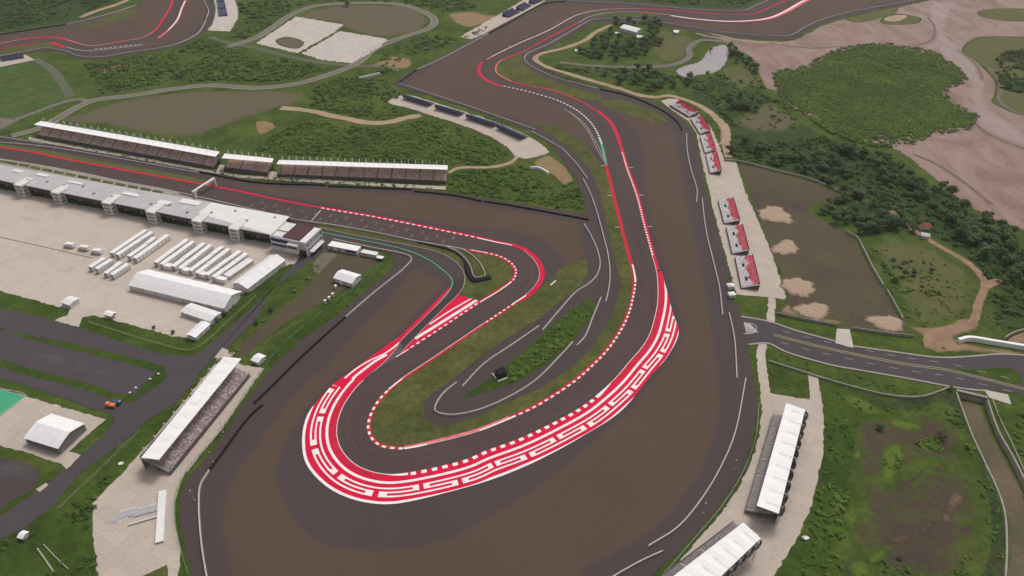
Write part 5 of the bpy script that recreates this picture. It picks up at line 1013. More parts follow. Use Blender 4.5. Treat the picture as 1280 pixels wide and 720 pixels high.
def race_control():
    R_ = lambda x, y, z: G((330 + x / 10.29, 260 + y / 10.29), z)
    zt = 11.0; a0 = R_(70, 350, zt); b0 = R_(530, 450, zt); k0 = R_(720, 255, zt)
    a, u, n, L = frame(a0, b0, k0); D = float((k0 - b0) @ n)
    P = lambda x, d: a + u * x + n * d; ang = math.atan2(u[1], u[0])
    root = empty('race_control_building', (*a, 0), 'race control block with brown roof deck and navy bands beside the pit building', 'building')
    b = MB(); b.prism([P(0, 0), P(L, 0), P(L, D), P(0, D)], 0, zt - 1.2); b.build('wall', 'facade', root)
    d = MB(); d.prism([P(L * .34, D * .08), P(L * .80, D * .08), P(L * .80, D * .98), P(L * .34, D * .98)], zt - 1.19, zt + .25); d.build('roof_deck', 'deck', root)
    p = MB()
    for q in ([P(0, 0), P(L, 0), P(L, .4), P(0, .4)], [P(L - .4, .41), P(L, .41), P(L, D), P(L - .4, D)], [P(0, .41), P(.4, .41), P(.4, D), P(0, D)]): p.prism(q, zt - 1.19, zt + .1)
    p.prism([P(L * .81, D * .05), P(L - .41, D * .05), P(L - .41, D), P(L * .81, D)], zt - 1.19, zt - .5); p.build('parapet', 'rooflight', root)
    t = MB(); t.prism([P(L * .03, D * .45), P(L * .32, D * .45), P(L * .32, D * .95), P(L * .03, D * .95)], zt - 1.19, zt - .3); t.prism([P(L * .05, D * .08), P(L * .30, D * .08), P(L * .30, D * .30), P(L * .05, D * .30)], zt - 1.19, zt - .4); t.build('terrace', 'facade', root)
    for z, h in ((7.2, 2.3), (3.6, 1.7)):
        w = MB(); w.prism([P(.5, -.12), P(L * .52, -.12), P(L * .52, -.02), P(.5, -.02)], z, z + h); w.build('window_band', 'navy', root)
        w = MB(); w.prism([P(L + .02, 1), P(L + .12, 1), P(L + .12, D - .6), P(L + .02, D - .6)], z, z + h); w.build('window_band', 'navy', root)
        s = MB()
        for k in range(9): x = 2 + k * (D - 4) / 9; s.prism([P(L + .13, x), P(L + .17, x), P(L + .17, x + .9 + .5 * (k % 2)), P(L + .13, x + .9)], z + .5, z + h - .5)
        s.build('band_panel', 'facade', root)
    o = MB(); o.prism([P(L * .52, -2.6), P(L * .82, -2.6), P(L * .82, -.01), P(L * .52, -.01)], 3.0, zt - 2.2); o.build('bay', 'rooflight', root)
    g = MB(); g.prism([P(L * .54, -2.7), P(L * .80, -2.7), P(L * .80, -2.62), P(L * .54, -2.62)], 6.0, 8.0); g.build('window_band', 'glass', root)
    e = MB(); e.prism([P(L * .78, -1.2), P(L * .98, -1.2), P(L * .98, -.03), P(L * .78, -.03)], 0.1, 4.6); e.build('entrance', 'dark', root)
    c = MB(); c.prism([P(L + .02, 2), P(L + 3.4, 2), P(L + 3.4, D - 3), P(L + .02, D - 3)], 3.2, 3.5); c.build('canopy', 'facade', root)
race_control()
def gantry():
    z = 6.4; a, b = G((240.5, 239.5), z), G((267.5, 222), z); u = (b - a) / np.linalg.norm(b - a); n = np.array((-u[1], u[0])); L = np.linalg.norm(b - a)
    root = empty('start_gantry', (*a, 0), 'white start gantry spanning the main straight', 'gantry')
    m = MB(); m.prism([a - n * 1.0, b - n * 1.0, b + n * 1.0, a + n * 1.0], z - 1.5, z); m.build('beam', 'facade', root)
    for p, k in ((a + u * 1.0, 2.0), (b - u * .8, 1.2)):
        q = MB(); q.prism([p - n * 1.1 - u * k / 2, p - n * 1.1 + u * k / 2, p + n * 1.1 + u * k / 2, p + n * 1.1 - u * k / 2], 0, z - 1.51); q.build('pillar', 'facade', root)
    l = MB(); l.prism([a + u * 4 - n * 1.12, a + u * 12 - n * 1.12, a + u * 12 - n * 1.01, a + u * 4 - n * 1.01], z - 1.1, z - .4); l.build('light_panel', 'dark', root)
gantry()
# ------------------------------------------------------------------ tents, huts, containers
def tent(label, fe, rd, ze, zr, mat='tentwhite', cat='tent', name='marquee', bays=8, group=None, wall_mat='facade', open_=False):
    """gable tent: fe = the two near eave corners, rd = the two ridge ends"""
    F = GG(fe, ze); Rg = GG(rd, zr); u = (F[1] - F[0]) / np.linalg.norm(F[1] - F[0]); n = np.array((-u[1], u[0]))
    if (Rg[0] - F[0]) @ n < 0: n = -n
    hw = ((Rg[0] - F[0]) @ n + (Rg[1] - F[1]) @ n) / 2; hw = max(1.5, hw); L = np.linalg.norm(F[1] - F[0]); a = F[0]
    P = lambda x, d: a + u * x + n * d
    root = empty(name, (*a, 0), label, cat, group)
    m = MB(); sec = [(-0.35, ze - .12), (hw * .5, ze + (zr - ze) * .56), (hw, zr), (hw * 1.5, ze + (zr - ze) * .56), (2 * hw + .35, ze - .12)]
    xs = [(-.3 + (L + .6) * i / (bays * 2)) for i in range(bays * 2 + 1)]
    for i, x in enumerate(xs):
        for d, z in sec: q = P(x, d); m.v.append((q[0], q[1], z - (0.12 if i % 2 else 0)))
    for i in range(bays * 2):
        for e in range(4): j = 5 * i + e; m.f.append((j, j + 5, j + 6, j + 1))
    r = up(m.build('roof', mat, root)); md = r.modifiers.new('thickness', 'SOLIDIFY'); md.thickness = 0.15; md.offset = -1
    w = MB(); w.prism([P(.1, .1), P(L - .1, .1), P(L - .1, 2 * hw - .1), P(.1, 2 * hw - .1)], 0 if not open_ else ze - 1.2, ze - .25)
    for x in (.1, L - .1): w.face([(*P(x, .1), ze - .24), (*P(x, 2 * hw - .1), ze - .24), (*P(x, hw), zr - .25)])
    w.build('wall', wall_mat, root)
    for x in np.linspace(.3, L - .3, bays + 1):
        for d in (0.0,): q = P(x, d - .05); s = MB(); s.box((q[0], q[1], 0), (.22, .16, ze - .2), math.atan2(u[1], u[0])); s.build('post', 'steel', root)
    return root
tent('largest long white marquee in the sandy paddock yard', ((161, 356), (280, 385)), ((172.5, 340.8), (291.5, 369.5)), 4.2, 7.6, bays=7)
tent('white marquee end-on to the truck rows, beside the paddock road', ((309, 360.5), (356, 325)), ((300.5, 353), (343, 319)), 4.0, 6.4, bays=6)
tent('low grey-white shed below the largest marquee', ((226, 389), (263, 401.5)), ((230.5, 382.5), (268.5, 394)), 3.2, 4.0, 'rooflight', bays=4)
tent('narrow white tent at the corner of the sandy yard by the hedge', ((244, 421.5), (262.5, 404.5)), ((238.5, 418), (256.5, 401.5)), 3.0, 3.8, bays=3)
tent('broad white marquee on the concrete pad at the lower left, near the green court', ((30.5, 547), (72.5, 560)), ((41.5, 526.5), (91, 541.5)), 4.6, 7.0, bays=5, wall_mat='net')
tent('barrel-roofed white tent on the dirt lot above the scrub slope', ((417, 347), (440, 354)), ((422.5, 339.5), (445.5, 346)), 3.4, 5.0, bays=3)
tent('small white tent at the top end of the left grandstand', ((314, 449.5), (322.5, 453)), ((318, 444), (327, 447.5)), 2.6, 3.4, bays=2)
tent('tiny white pavilion at the grass rim of the sandy yard', ((129.5, 392.5), (139.5, 395)), ((133, 389.5), (142.5, 392)), 2.8, 3.4, bays=2, wall_mat='net', open_=True)
tent('pale shed roof by the yard driveway, left of the tiny pavilion', ((76.5, 377.5), (87, 381)), ((82, 373), (93, 376)), 3.0, 3.6, 'rooflight', bays=2)
tent('small white hut beside the lower left road in the scrub', ((22, 671), (28, 672.5)), ((25.5, 668.5), (31, 669.5)), 2.2, 2.8, bays=1, cat='hut', name='hut')
tent('largest white-roofed house among the trees of the peninsula', ((775, 34.5), (795.5, 40)), ((783.5, 31), (801, 36.8)), 4.0, 6.0, 'tentwhite', cat='house', name='house', bays=4)
tent('small white roof left of the peninsula house', ((769, 41.5), (774, 42)), ((771, 40), (777, 40.5)), 2.6, 3.4, cat='hut', name='hut', bays=1)
tent('small white roof below the peninsula house', ((796, 46), (803, 46.5)), ((798, 44), (805, 44.7)), 2.6, 3.4, cat='hut', name='hut', bays=1)
tent('lone white hut on the grass left of the peninsula trees', ((719, 63.5), (725, 63.5)), ((720, 61.5), (726, 61.5)), 2.4, 3.2, cat='hut', name='hut', bays=1)
tent('pale hut by the path on the right of the peninsula', ((842, 40), (848, 40.5)), ((843, 38), (849, 38)), 2.4, 3.2, cat='hut', name='hut', bays=1)
patch('dirt_patch', [(1258, 426), (1275, 416), (1310, 412), (1310, 430), (1270, 430)], 3, 'reddirt', 2)
wall('field_wall', 'grey wall above the red soil at the right edge, behind the white wall', 'wall', [(1255, 424), (1270, 416), (1300, 411), (1330, 409)], 1.8, .8, 'wallgrey', GW)
tent('maroon-roofed shack in the tree belt by the dirt track', ((1150, 283), (1164, 284)), ((1152, 279), (1165, 280)), 2.6, 3.6, 'redroof', cat='shack', name='shack', bays=2)
tent('grey-roofed shack beside the dirt track in the tree belt', ((1152, 294), (1162, 296)), ((1154, 291.5), (1163, 293)), 2.4, 3.0, 'roofgrey', cat='shack', name='shack', bays=1)
def block(name, label, cat, c, size, rz, mat, z=0.0, group=None, extra=None):
    root = empty(name, (*c, z), label, cat, group); m = MB(); m.box((c[0], c[1], z + .15), size, rz); m.build('body', mat, root)
    r = MB(); r.box((c[0], c[1], z + .15 + size[2]), (size[0] + .3, size[1] + .3, .18), rz); r.build('roof', 'roofwhite' if mat != 'greycontainer' else 'rooflight', root)
    if extra: extra(root, np.array(c), size, rz)
    return root
def blue_panel(root, c, size, rz):
    u = np.array((math.cos(rz), math.sin(rz))); n = np.array((u[1], -u[0])); m = MB(); p = c + u * size[0] * .28 + n * (size[1] / 2 + .06); m.box((p[0], p[1], 1.0), (size[0] * .36, .08, 1.6), rz); m.build('blue_panel', 'navy', root)
    for k in (-.4, -.12): m = MB(); p = c + u * size[0] * k + n * (size[1] / 2 + .05); m.box((p[0], p[1], .2), (1.2, .06, 2.1), rz); m.build('door', 'darksteel', root)
a, b = G((411, 312), 0), G((447, 319), 0); az = math.atan2(*(b - a)[::-1])
block('site_hut', 'long white hut with a blue panel at the pit exit barrier', 'hut', (a + b) / 2 + np.array((0.8, 2.6)), (np.linalg.norm(b - a), 5.5, 3.0), az, 'facade', extra=blue_panel)
a, b = G((452, 319.5), 0), G((470, 324.5), 0)
block('container', 'pale grey container right of the hut with the blue panel', 'container', (a + b) / 2 + np.array((.6, 1.8)), (np.linalg.norm(b - a), 3.4, 2.6), az, 'greycontainer')
a = G((475.5, 325)); block('container', 'small rust-brown box behind the grey container', 'container', a, (4.2, 2.6, 2.0), az, 'deck')
GT = 'white trailers parked in rows in the sandy paddock yard'
def make_trailer():
    root = empty('trailer', (0, 0, 0), 'x', 'trailer', GT); m = MB(); m.box((0, 0, .7), (11.4, 3.3, 3.1)); m.build('body', 'container', root)
    r = MB(); r.box((0, 0, 3.81), (11.3, 3.2, .08));
    for x in np.arange(-5, 5.1, 1.25): r.box((x, 0, 3.9), (.1, 3.2, .04))
    r.build('roof', 'roofwhite', root)
    u = MB(); u.box((0, 0, .55), (10.8, 2.0, .34)); u.build('chassis', 'net', root)
    for x in (-3.9, -2.6, 3.8):
        for y in (-1.05, 1.05): w = MB(); w.tube((x, y - .2, .5), (x, y + .2, .5), .5, 10); w.build('wheel', 'tyre', root)
    for x in (-3.2, 0.4, 3.6): d = MB(); d.box((x, -1.67, 1.1), (.9, .04, 2.0)); d.build('door', 'greycontainer', root)
    d = MB(); d.box((-5.73, 0, 1.0), (.05, 2.4, 2.5)); d.build('rear_door', 'steel', root)
    return root
ROWS = [('leftmost pair, upper row', (138.8, 315.7), (182.4, 286.9), 3), ('leftmost pair, lower row', (146, 318), (190, 289.7), 3), ('second pair, upper row', (160.6, 320.2), (194, 296.5), 3), ('second pair, lower row', (168, 322.7), (210, 292.9), 3),
        ('small cluster at the far left, upper row', (112, 333.5), (130.5, 321.5), 2), ('small cluster at the far left, second row', (120, 336), (139.5, 323.6), 2), ('small cluster at the far left, third row', (131, 341), (151.5, 327), 2), ('small cluster at the far left, lowest row', (139, 343), (160, 329.4), 2),
        ('big block, first row', (194, 327.8), (234.4, 298.8), 3), ('big block, second row', (201.6, 330.2), (241.4, 301), 3), ('big block, third row', (216, 332.7), (255.5, 303.4), 3), ('big block, fourth row', (224.5, 335.3), (263.5, 305.4), 3), ('big block, fifth row', (237, 338), (278, 308), 3), ('big block, sixth row', (245.6, 341), (286, 310.6), 3), ('big block, seventh row', (258, 343.6), (300, 312.8), 3), ('big block, rightmost row', (266.5, 346.4), (308, 316.3), 3)]
PROTO = make_trailer(); first = True
for rowname, p, q, k in ROWS:
    a, b = G(p, 3.8), G(q, 3.8); u = (b - a) / np.linalg.norm(b - a); L = np.linalg.norm(b - a); rz = math.atan2(u[1], u[0])
    for i in range(k):
        c = a + u * L * (i + .5) / k; o = PROTO if first else copy_tree(PROTO); first = False
        o.location = (c[0], c[1], 0); o.rotation_euler = (0, 0, rz + random.uniform(-.01, .01)); s = L / k / 11.45; o.scale = (s, 1.0, random.uniform(.94, 1.04))
        pl = {3: ('near end', 'middle', 'far end'), 2: ('near end', 'far end')}[k][i]
        o['label'] = f'white trailer in the {rowname}, {pl} of it'
for lab, p, q in (('white linking cabin at the near end between the second and third trailer rows', (203.5, 331.3), (214, 333.2)), ('white linking cabin at the near end between the fourth and fifth trailer rows', (226.5, 336.6), (235.5, 338.4)), ('white linking cabin at the near end between the sixth and seventh trailer rows', (248, 341.8), (256.5, 343.6)), ('white cabin at the right end of the near row of trailer ends', (270, 347.6), (281, 350))):
    a, b = G(p, 3.2), G(q, 3.2); u = (b - a) / np.linalg.norm(b - a); block('linking_cabin', lab, 'cabin', (a + b) / 2 + np.array((-u[1], u[0])) * 1.2, (np.linalg.norm(b - a), 3.0, 2.9), math.atan2(u[1], u[0]), 'container', group='linking cabins of the trailer block')
a = G((283, 344.5), 2.8); b = G((313, 324), 2.8); u = (b - a) / np.linalg.norm(b - a)
block('container', 'long flat grey container right of the trailer block, by the narrow marquee', 'container', (a + b) / 2, (np.linalg.norm(b - a), 5.0, 2.6), math.atan2(u[1], u[0]), 'greycontainer')
for lab, px in (('pale covered van left of the trailers, leftmost of three in a line', (88, 309)), ('pale covered van left of the trailers, middle of three in a line', (106, 312.5)), ('pale covered van left of the trailers, rightmost of three in a line', (122, 317))):
    c = G(px); root = empty('van', (*c, 0), lab, 'van', 'pale vans on the sandy yard', -0.2); rz = -.2
    for nm, mt, cx, sz, z in (('body', 'container', 0.8, (5.6, 2.8, 2.6), .7), ('cab', 'facade', -2.9, (1.7, 2.5, 1.7), .6)):
        m = MB(); m.box((cx, 0, z), sz); o = m.build(nm, mt, None); o.parent = root
    m = MB(); m.box((-3.78, 0, 1.4), (.05, 2.2, .8)); o = m.build('windscreen', 'glass'); o.parent = root
    for x in (-2.6, 2.4):
        for y in (-1.2, 1.2): m = MB(); m.tube((x, y - .15, .45), (x, y + .15, .45), .45, 10); o = m.build('wheel', 'tyre'); o.parent = root
def truck():
    c = G((141, 508)); rz = -.12;  root = empty('truck', (*c, 0), 'orange truck with a dark blue bed parked on the paddock road', 'truck', None, rz); root.scale = (.8, .8, .85)
    def part(nm, mt, fn):
        m = MB(); fn(m); o = m.build(nm, mt); o.parent = root; return o
    part('body', 'orange', lambda m: (m.box((-0.6, -.4, .8), (5.8, 2.6, 1.6)), m.box((-2.2, -.4, 2.4), (2.4, 2.4, .8))))
    part('cargo_bed', 'bluebody', lambda m: (m.box((1.6, 2.3, .8), (5.6, 2.4, 1.9)), m.box((1.6, 2.3, 2.72), (5.4, 2.2, .1))))
    part('crash_bar', 'facade', lambda m: m.tube((4.2, 1.2, 2.9), (4.6, 3.2, 2.9), .18, 5))
    part('windscreen', 'glass', lambda m: m.box((-3.52, -.4, 1.7), (.05, 2.0, .6)))
    for x in (-2.4, 1.2):
        for y in (-1.6, .8): part('wheel', 'tyre', lambda m, x=x, y=y: m.tube((x, y - .15, .5), (x, y + .15, .5), .5, 10))
truck()
# loose things on the left concourse, road junction, bridge
def long_box(name, label, cat, p, q, w, h, mat, z=0.0, ribs=True):
    a, b = G(p, h), G(q, h); u = (b - a) / np.linalg.norm(b - a); L = np.linalg.norm(b - a); rz = math.atan2(u[1], u[0]); c = (a + b) / 2
    root = empty(name, (*a, 0), label, cat); m = MB(); m.box((c[0], c[1], z + .3), (L, w, h - .3), rz); m.build('panel', mat, root)
    if ribs:
        r = MB()
        for x in np.linspace(.5, L - .5, max(3, int(L / 4))): k = a + u * x; r.box((k[0], k[1], 0), (.3, w * .8, .29), rz)
        r.build('bearer', 'darksteel', root)
    return root
long_box('roof_panel', 'long pale roof section lying on the left concourse', 'roof panel', (203, 613), (199, 677), 3.2, 1.2, 'rooflight')
long_box('steel_beam', 'thin grey beam leading to the long roof section', 'beam', (160, 655.5), (196, 645), .9, .8, 'greycontainer')
random.seed(3)
for k, (px, sz, rzz) in enumerate((((143, 651), (7, 4), .1), ((152, 646), (6, 5), .2), ((163, 641), (9, 5), .25), ((176, 640), (8, 5), .3), ((188, 637), (7, 5), .3))):
    c = G(px); root = empty('panel_stack', (*c, 0), ['grey panel stack nearest the left rim of the concourse', 'second grey panel stack from the left on the concourse', 'middle grey panel stack on the left concourse', 'fourth grey panel stack from the left on the concourse', 'grey panel stack touching the long roof section'][k], 'panel stack', 'flat grey panel stacks on the left concourse')
    for i in range(3):
        m = MB(); m.box((c[0] + random.uniform(-.4, .4), c[1] + random.uniform(-.4, .4), .02 + .16 * i + .021 * k), (sz[0] - i, sz[1] - i * .7, .1), rzz + random.uniform(-.15, .15)); m.build('panel', 'greycontainer' if i % 2 else 'steel', root)
for px, lab in (((912.5, 360), 'upper white cabinet at the service road by the junction'), ((914, 371), 'lower white domed cabinet at the service road by the junction')):
    c = G(px); root = empty('cabinet', (*c, 0), lab, 'cabinet', 'white cabinets by the junction'); m = MB(); m.box((*c, 0), (3.6, 3.0, 2.2), .2); m.build('body', 'facade', root); m = MB(); m.box((*c, 2.2), (4.0, 3.4, .3), .2); m.box((*c, 2.5), (2.4, 2.0, .4), .2); m.build('roof', 'roofwhite', root)
for px, q, lab in (((688, 357.5), (694.5, 352), 'white board lying on the grass right of the first hairpin'),):
    wall('board', lab, 'board', [px, q], .9, .9, 'roofwhite')
L = Line([(-20, 291), (0, 296.5), (60, 310), (116, 323)], 2); mb = MB(); L.strip(mb, 0, L.L, -.35, .35, 4 * LAYER); up(tag(mb.build('drain_channel', 'darksteel'), kind='structure'))
def hutblack():
    c = G((626, 470)); root = empty('marshal_hut', (*c, 0), 'dark marshal hut with a white rim at the left end of the bush island', 'hut'); m = MB(); m.box((c[0], c[1], 0), (4.6, 4.0, 3.6), .5); m.build('body', 'dark', root)
    m = MB(); m.box((c[0], c[1], 3.6), (5.0, 4.4, .25), .5); m.build('roof', 'tyre', root); m = MB(); m.box((c[0] + 1.0, c[1] - 3.6, 0), (5.6, .5, 1.2), .5); m.box((c[0] - 3.4, c[1] - 1.0, 0), (.5, 4.4, 1.2), .5); m.build('guard_rail', 'facade', root)
hutblack()
def bridge():
    a, b = G((1196, 489.5)), G((1234, 498.5)); u = (b - a) / np.linalg.norm(b - a); n = np.array((-u[1], u[0])); L = np.linalg.norm(b - a)
    root = empty('culvert_bridge', (*a, 0), 'concrete culvert bridge with dark openings where the canal meets the road', 'bridge')
    m = MB(); m.prism([a - n * .6, b - n * .6, b + n * .5, a + n * .5], .1, 1.1); m.build('parapet', 'greystrip', root)
    m = MB(); m.prism([a - n * .4, b - n * .4, b + n * 2, a + n * 2], -.7, .09); m.build('deck', 'wallgrey', root)
    for i in range(5): p = a + u * (L * i / 4); k = MB(); k.prism([p - n * .5 - u * .3, p - n * .5 + u * .3, p + n * 3 + u * .3, p + n * 3 - u * .3], -2.59, -.71); k.build('pier', 'wallgrey', root)
    m = MB(); m.prism([a + n * 3.1, b + n * 3.1, b + n * 3.4, a + n * 3.4], -2.59, -.72); m.build('back_wall', 'dark', root)
bridge()
# portable toilets and posts near the barrel tent
for k, px in enumerate(((420, 360.5), (427, 356), (432.5, 353.5), (407, 379), (412, 374.8), (416.5, 370.5))):
    c = G(px); root = empty('toilet_cabin', (*c, 0), 'small white cabin in the line below the barrel-roofed tent', 'cabin', 'white cabins below the barrel tent'); m = MB(); m.box((*c, 0), (1.3, 1.3, 2.2), .6); m.build('body', 'facade', root); m = MB(); m.box((*c, 2.2), (1.4, 1.4, .15), .6); m.build('roof', 'roofwhite', root)
# masts along the service roads
MAST = []
for px, lab in (((279, 541), 'thin camera mast beside the service road at the left stand, upper one'), ((266, 578), 'thin camera mast beside the tyre wall near the end of the left stand'), ((243, 626), 'thin camera mast on the service road at the bottom left'), ((917, 588), 'thin camera mast on the lower right service road, upper one'), ((879, 642), 'thin camera mast on the lower right service road, lower one'), ((911, 365), 'thin mast behind the white cabinets at the junction'), ((655, 66), 'thin mast at the tip of the peninsula')):
    c = G(px); root = empty('camera_mast', (*c, 0), lab, 'mast', 'camera masts round the circuit'); m = MB(); m.tube((*c, 0), (*c, 7), .14, 6, .08); m.build('pole', 'steel', root); m = MB(); m.box((c[0], c[1], 6.9), (.8, .4, .35), .7); m.build('camera', 'steel', root); m = MB(); m.box((c[0], c[1], 0.13), (.7, .7, .5), .3); m.build('base', 'wallgrey', root)
# rubble on the top pad
for k in range(34):
    t = random.random(); p = (583 + 26 * t + random.uniform(-3, 3), 47 - 10 * t + random.uniform(-3.2, 2.2)); c = G(p); m = MB(); s = random.uniform(.7, 2.2)
    m.box((*c, 0), (s * 1.5, s, s * .6), random.random() * 3); o = m.build('concrete_block', random.choice(['facade', 'darksteel', 'wallgrey', 'container']), origin=(*c, 0)); tag(o, 'loose block in the rubble on the narrow pad at the top', 'block', 'rubble blocks on the narrow pad')
for k, (px, lab) in enumerate((((163, 491.5), 'white boulder at the bottom corner of the dark asphalt lot'), ((170, 485.5), 'white stone in the grass strip, right of the white boulder'), ((188, 474.5), 'white stone on the right bend of the paddock grass strip'), ((198, 468), 'white stone at the top of the paddock grass strip bend'), ((151.5, 580), 'white slab in the grass by the left concourse'), ((1007, 673), 'pale slab at the grass rim of the right concourse'), ((1124, 698.5), 'dark rock in the brown swamp'))):
    c = G(px); m = MB(); s = 0.8 if k < 4 else 1.5; m.prism([c + np.array((math.cos(t), math.sin(t) * .7)) * s * random.uniform(.75, 1.1) for t in np.linspace(0, 6.28, 8)[:-1]], 0, .7); tag(m.build('boulder', 'facade' if k < 6 else 'dark', origin=(*c, 0)), lab, 'boulder')

# ------------------------------------------------------------------ vegetation
def leaf_cloud(r, n, lobes, size, flat=0.75):
    """centres and axes of n leaf faces on the skin of a few overlapping lobes"""
    P, N = [], []
    cen = [(0, 0, .45, .62)] + [(r.uniform(-.55, .55), r.uniform(-.55, .55), r.uniform(.3, .75), r.uniform(.28, .48)) for _ in range(lobes)]
    for _ in range(n):
        cx, cy, cz, rad = cen[r.integers(len(cen))]; d = r.normal(size=3); d /= np.linalg.norm(d); d[2] = abs(d[2]) if r.random() < .75 else d[2]
        q = r.uniform(.72, 1.08); P.append((cx + d[0] * rad * q, cy + d[1] * rad * q, max(.02, cz * flat + d[2] * rad * q * flat))); N.append(d + r.normal(0, .35, 3) + np.array((0, 0, .9)))
    return np.array(P), np.array(N) / np.linalg.norm(N, axis=1)[:, None]
def quads(P, N, size, r):
    a = np.cross(N, r.normal(size=N.shape)); a /= np.linalg.norm(a, axis=1)[:, None]; b = np.cross(N, a)
    s = size * r.uniform(.6, 1.3, (len(P), 1)); t = s * r.uniform(.55, 1.0, (len(P), 1))
    return np.stack([P - a * s - b * t * .3, P + b * t - a * s * .1, P + a * s + b * t * .2, P - b * t], 1)
def mesh_from_quads(name, Q, tint, mat):
    n = len(Q); me = bpy.data.meshes.new(name); me.vertices.add(4 * n); me.vertices.foreach_set('co', Q.reshape(-1).astype(np.float32))
    me.loops.add(4 * n); me.loops.foreach_set('vertex_index', np.arange(4 * n, dtype=np.int32)); me.polygons.add(n)
    me.polygons.foreach_set('loop_start', np.arange(0, 4 * n, 4, dtype=np.int32)); me.polygons.foreach_set('loop_total', np.full(n, 4, np.int32)); me.update(calc_edges=True)
    a = me.attributes.new('tint', 'FLOAT', 'FACE'); a.data.foreach_set('value', tint.astype(np.float32)); me.materials.append(M[mat]); return me
BUSH = []
for k in range(8):
    P, N = leaf_cloud(RNG, 62, 4, 1); BUSH.append((P, N))
def sample(pts, n, seed, world=False):
    r = np.random.default_rng(seed); P = np.array(pts if world else GG(pts)); lo, hi = P.min(0), P.max(0); out = np.zeros((0, 2))
    while len(out) < n: X = r.uniform(lo, hi, (n * 2, 2)); out = np.vstack([out, X[inside(X, P)]])
    return out[:n]
def area(P): P = np.array(P); x, y = P[:, 0], P[:, 1]; return abs(x @ np.roll(y, -1) - y @ np.roll(x, -1)) / 2
def scrub(name, polys, per, rad, mat, seed, clumpy=0.0, leaf=.36, tint=(.15, .75), flat=1.0, thin=None, gap=None):
    """one mass of low bushes nobody could count: per = square metres to a bush"""
    r = np.random.default_rng(seed); QQ, TT = [], []; per = max(per, 10) if seed != 9 else 6
    for kk, pl in enumerate(polys):
        n = max(3, int(area(GG(pl)) / per * 2.2 * (thin[kk] if thin else 1))); C = sample(pl, n, seed + len(pl))
        if clumpy:
            w = np.sin(C[:, 0] * .083 + seed) + np.sin(C[:, 1] * .061 + 2 * seed) + np.sin((C[:, 0] + C[:, 1]) * .045); C = C[r.random(len(C)) < np.clip(.62 + clumpy * w * .35, .06, 1)]
        if gap: gp = spline(gap, 2.0); C = np.array([c for c in C if np.linalg.norm(gp - c, axis=1).min() > 4.5])
        for c in C:
            P, N = BUSH[r.integers(8)]; s = r.uniform(*rad) * (1 + .22 * math.sin(c[0] * .11 + seed) * math.sin(c[1] * .09)); th = r.uniform(0, 6.28); co, si = math.cos(th), math.sin(th); Rm = np.array(((co, -si, 0), (si, co, 0), (0, 0, 1)))
            keep = r.random(len(P)) < .9; X = (P[keep] @ Rm.T) * np.array((s, s, s * flat * r.uniform(.7, 1.15))); X[:, :2] += c
            QQ.append(quads(X, N[keep] @ Rm.T, leaf * s * .62, r)); b = r.uniform(*tint); TT.append(np.clip(b + r.normal(0, .10, len(X)), 0, 1))
    me = mesh_from_quads(name, np.concatenate(QQ), np.concatenate(TT), mat); o = bpy.data.objects.new(name, me); COL.objects.link(o); return tag(o, kind='stuff')
scrub('scrub', [[(105, 79), (130, 79), (165, 73), (215, 65), (250, 50), (262, 50), (300, 64), (360, 75), (412, 85), (370, 98), (320, 103), (262, 100), (212, 105), (162, 112), (125, 117), (118, 105), (112, 92)]], 26, (1.6, 3.6), 'leaf_scrub', 1, .8)
scrub('scrub', [[(400, 105), (440, 95), (480, 100), (495, 112), (503, 121), (485, 126), (510, 138), (515, 142), (480, 149), (440, 143), (400, 137), (385, 130), (390, 115)]], 20, (1.4, 2.8), 'leaf_scrub', 2, .5)
scrub('scrub', [[(532, 149), (545, 152), (575, 162), (605, 174), (630, 188), (638, 197), (610, 206), (575, 206), (558, 207), (500, 202), (420, 196), (350, 192), (322, 188), (340, 168), (380, 152), (430, 157), (480, 160)]], 15, (1.2, 2.4), 'leaf_lush', 3, .35)
scrub('scrub', [[(564, 220), (575, 214), (615, 213), (640, 209), (655, 202), (672, 222), (700, 236), (716, 224), (728, 248), (731, 261), (700, 260), (640, 251), (570, 240), (560, 234)]], 15, (1.2, 2.6), 'leaf_lush', 4, .5)
scrub('scrub', [[(612, 480), (624, 467), (658, 438), (687, 411), (713, 391), (732, 380), (736, 392), (722, 410), (708, 430), (678, 455), (650, 472), (632, 480)]], 7, (1.0, 2.0), 'leaf_lush', 5, .45, tint=(.2, .8))
scrub('scrub', [[(-60, 10), (60, -5), (160, -8), (100, 18), (50, 28), (0, 38), (-60, 48)]], 40, (2.0, 4.6), 'leaf_scrub', 6, .9, tint=(.05, .5))
scrub('scrub', [[(296, 2), (330, -6), (500, -10), (560, -8), (600, 8), (560, 16), (500, 4), (440, 0), (380, 5), (340, 30), (312, 46), (290, 50), (288, 40), (300, 20)]], 60, (1.8, 4.0), 'leaf_scrub', 7, 1.0)
scrub('scrub', [[(470, 95), (490, 88), (520, 76), (560, 55), (600, 40), (570, 46), (530, 45), (500, 55), (475, 70), (480, 80)]], 40, (1.4, 3.0), 'leaf_scrub', 8, 1.0)
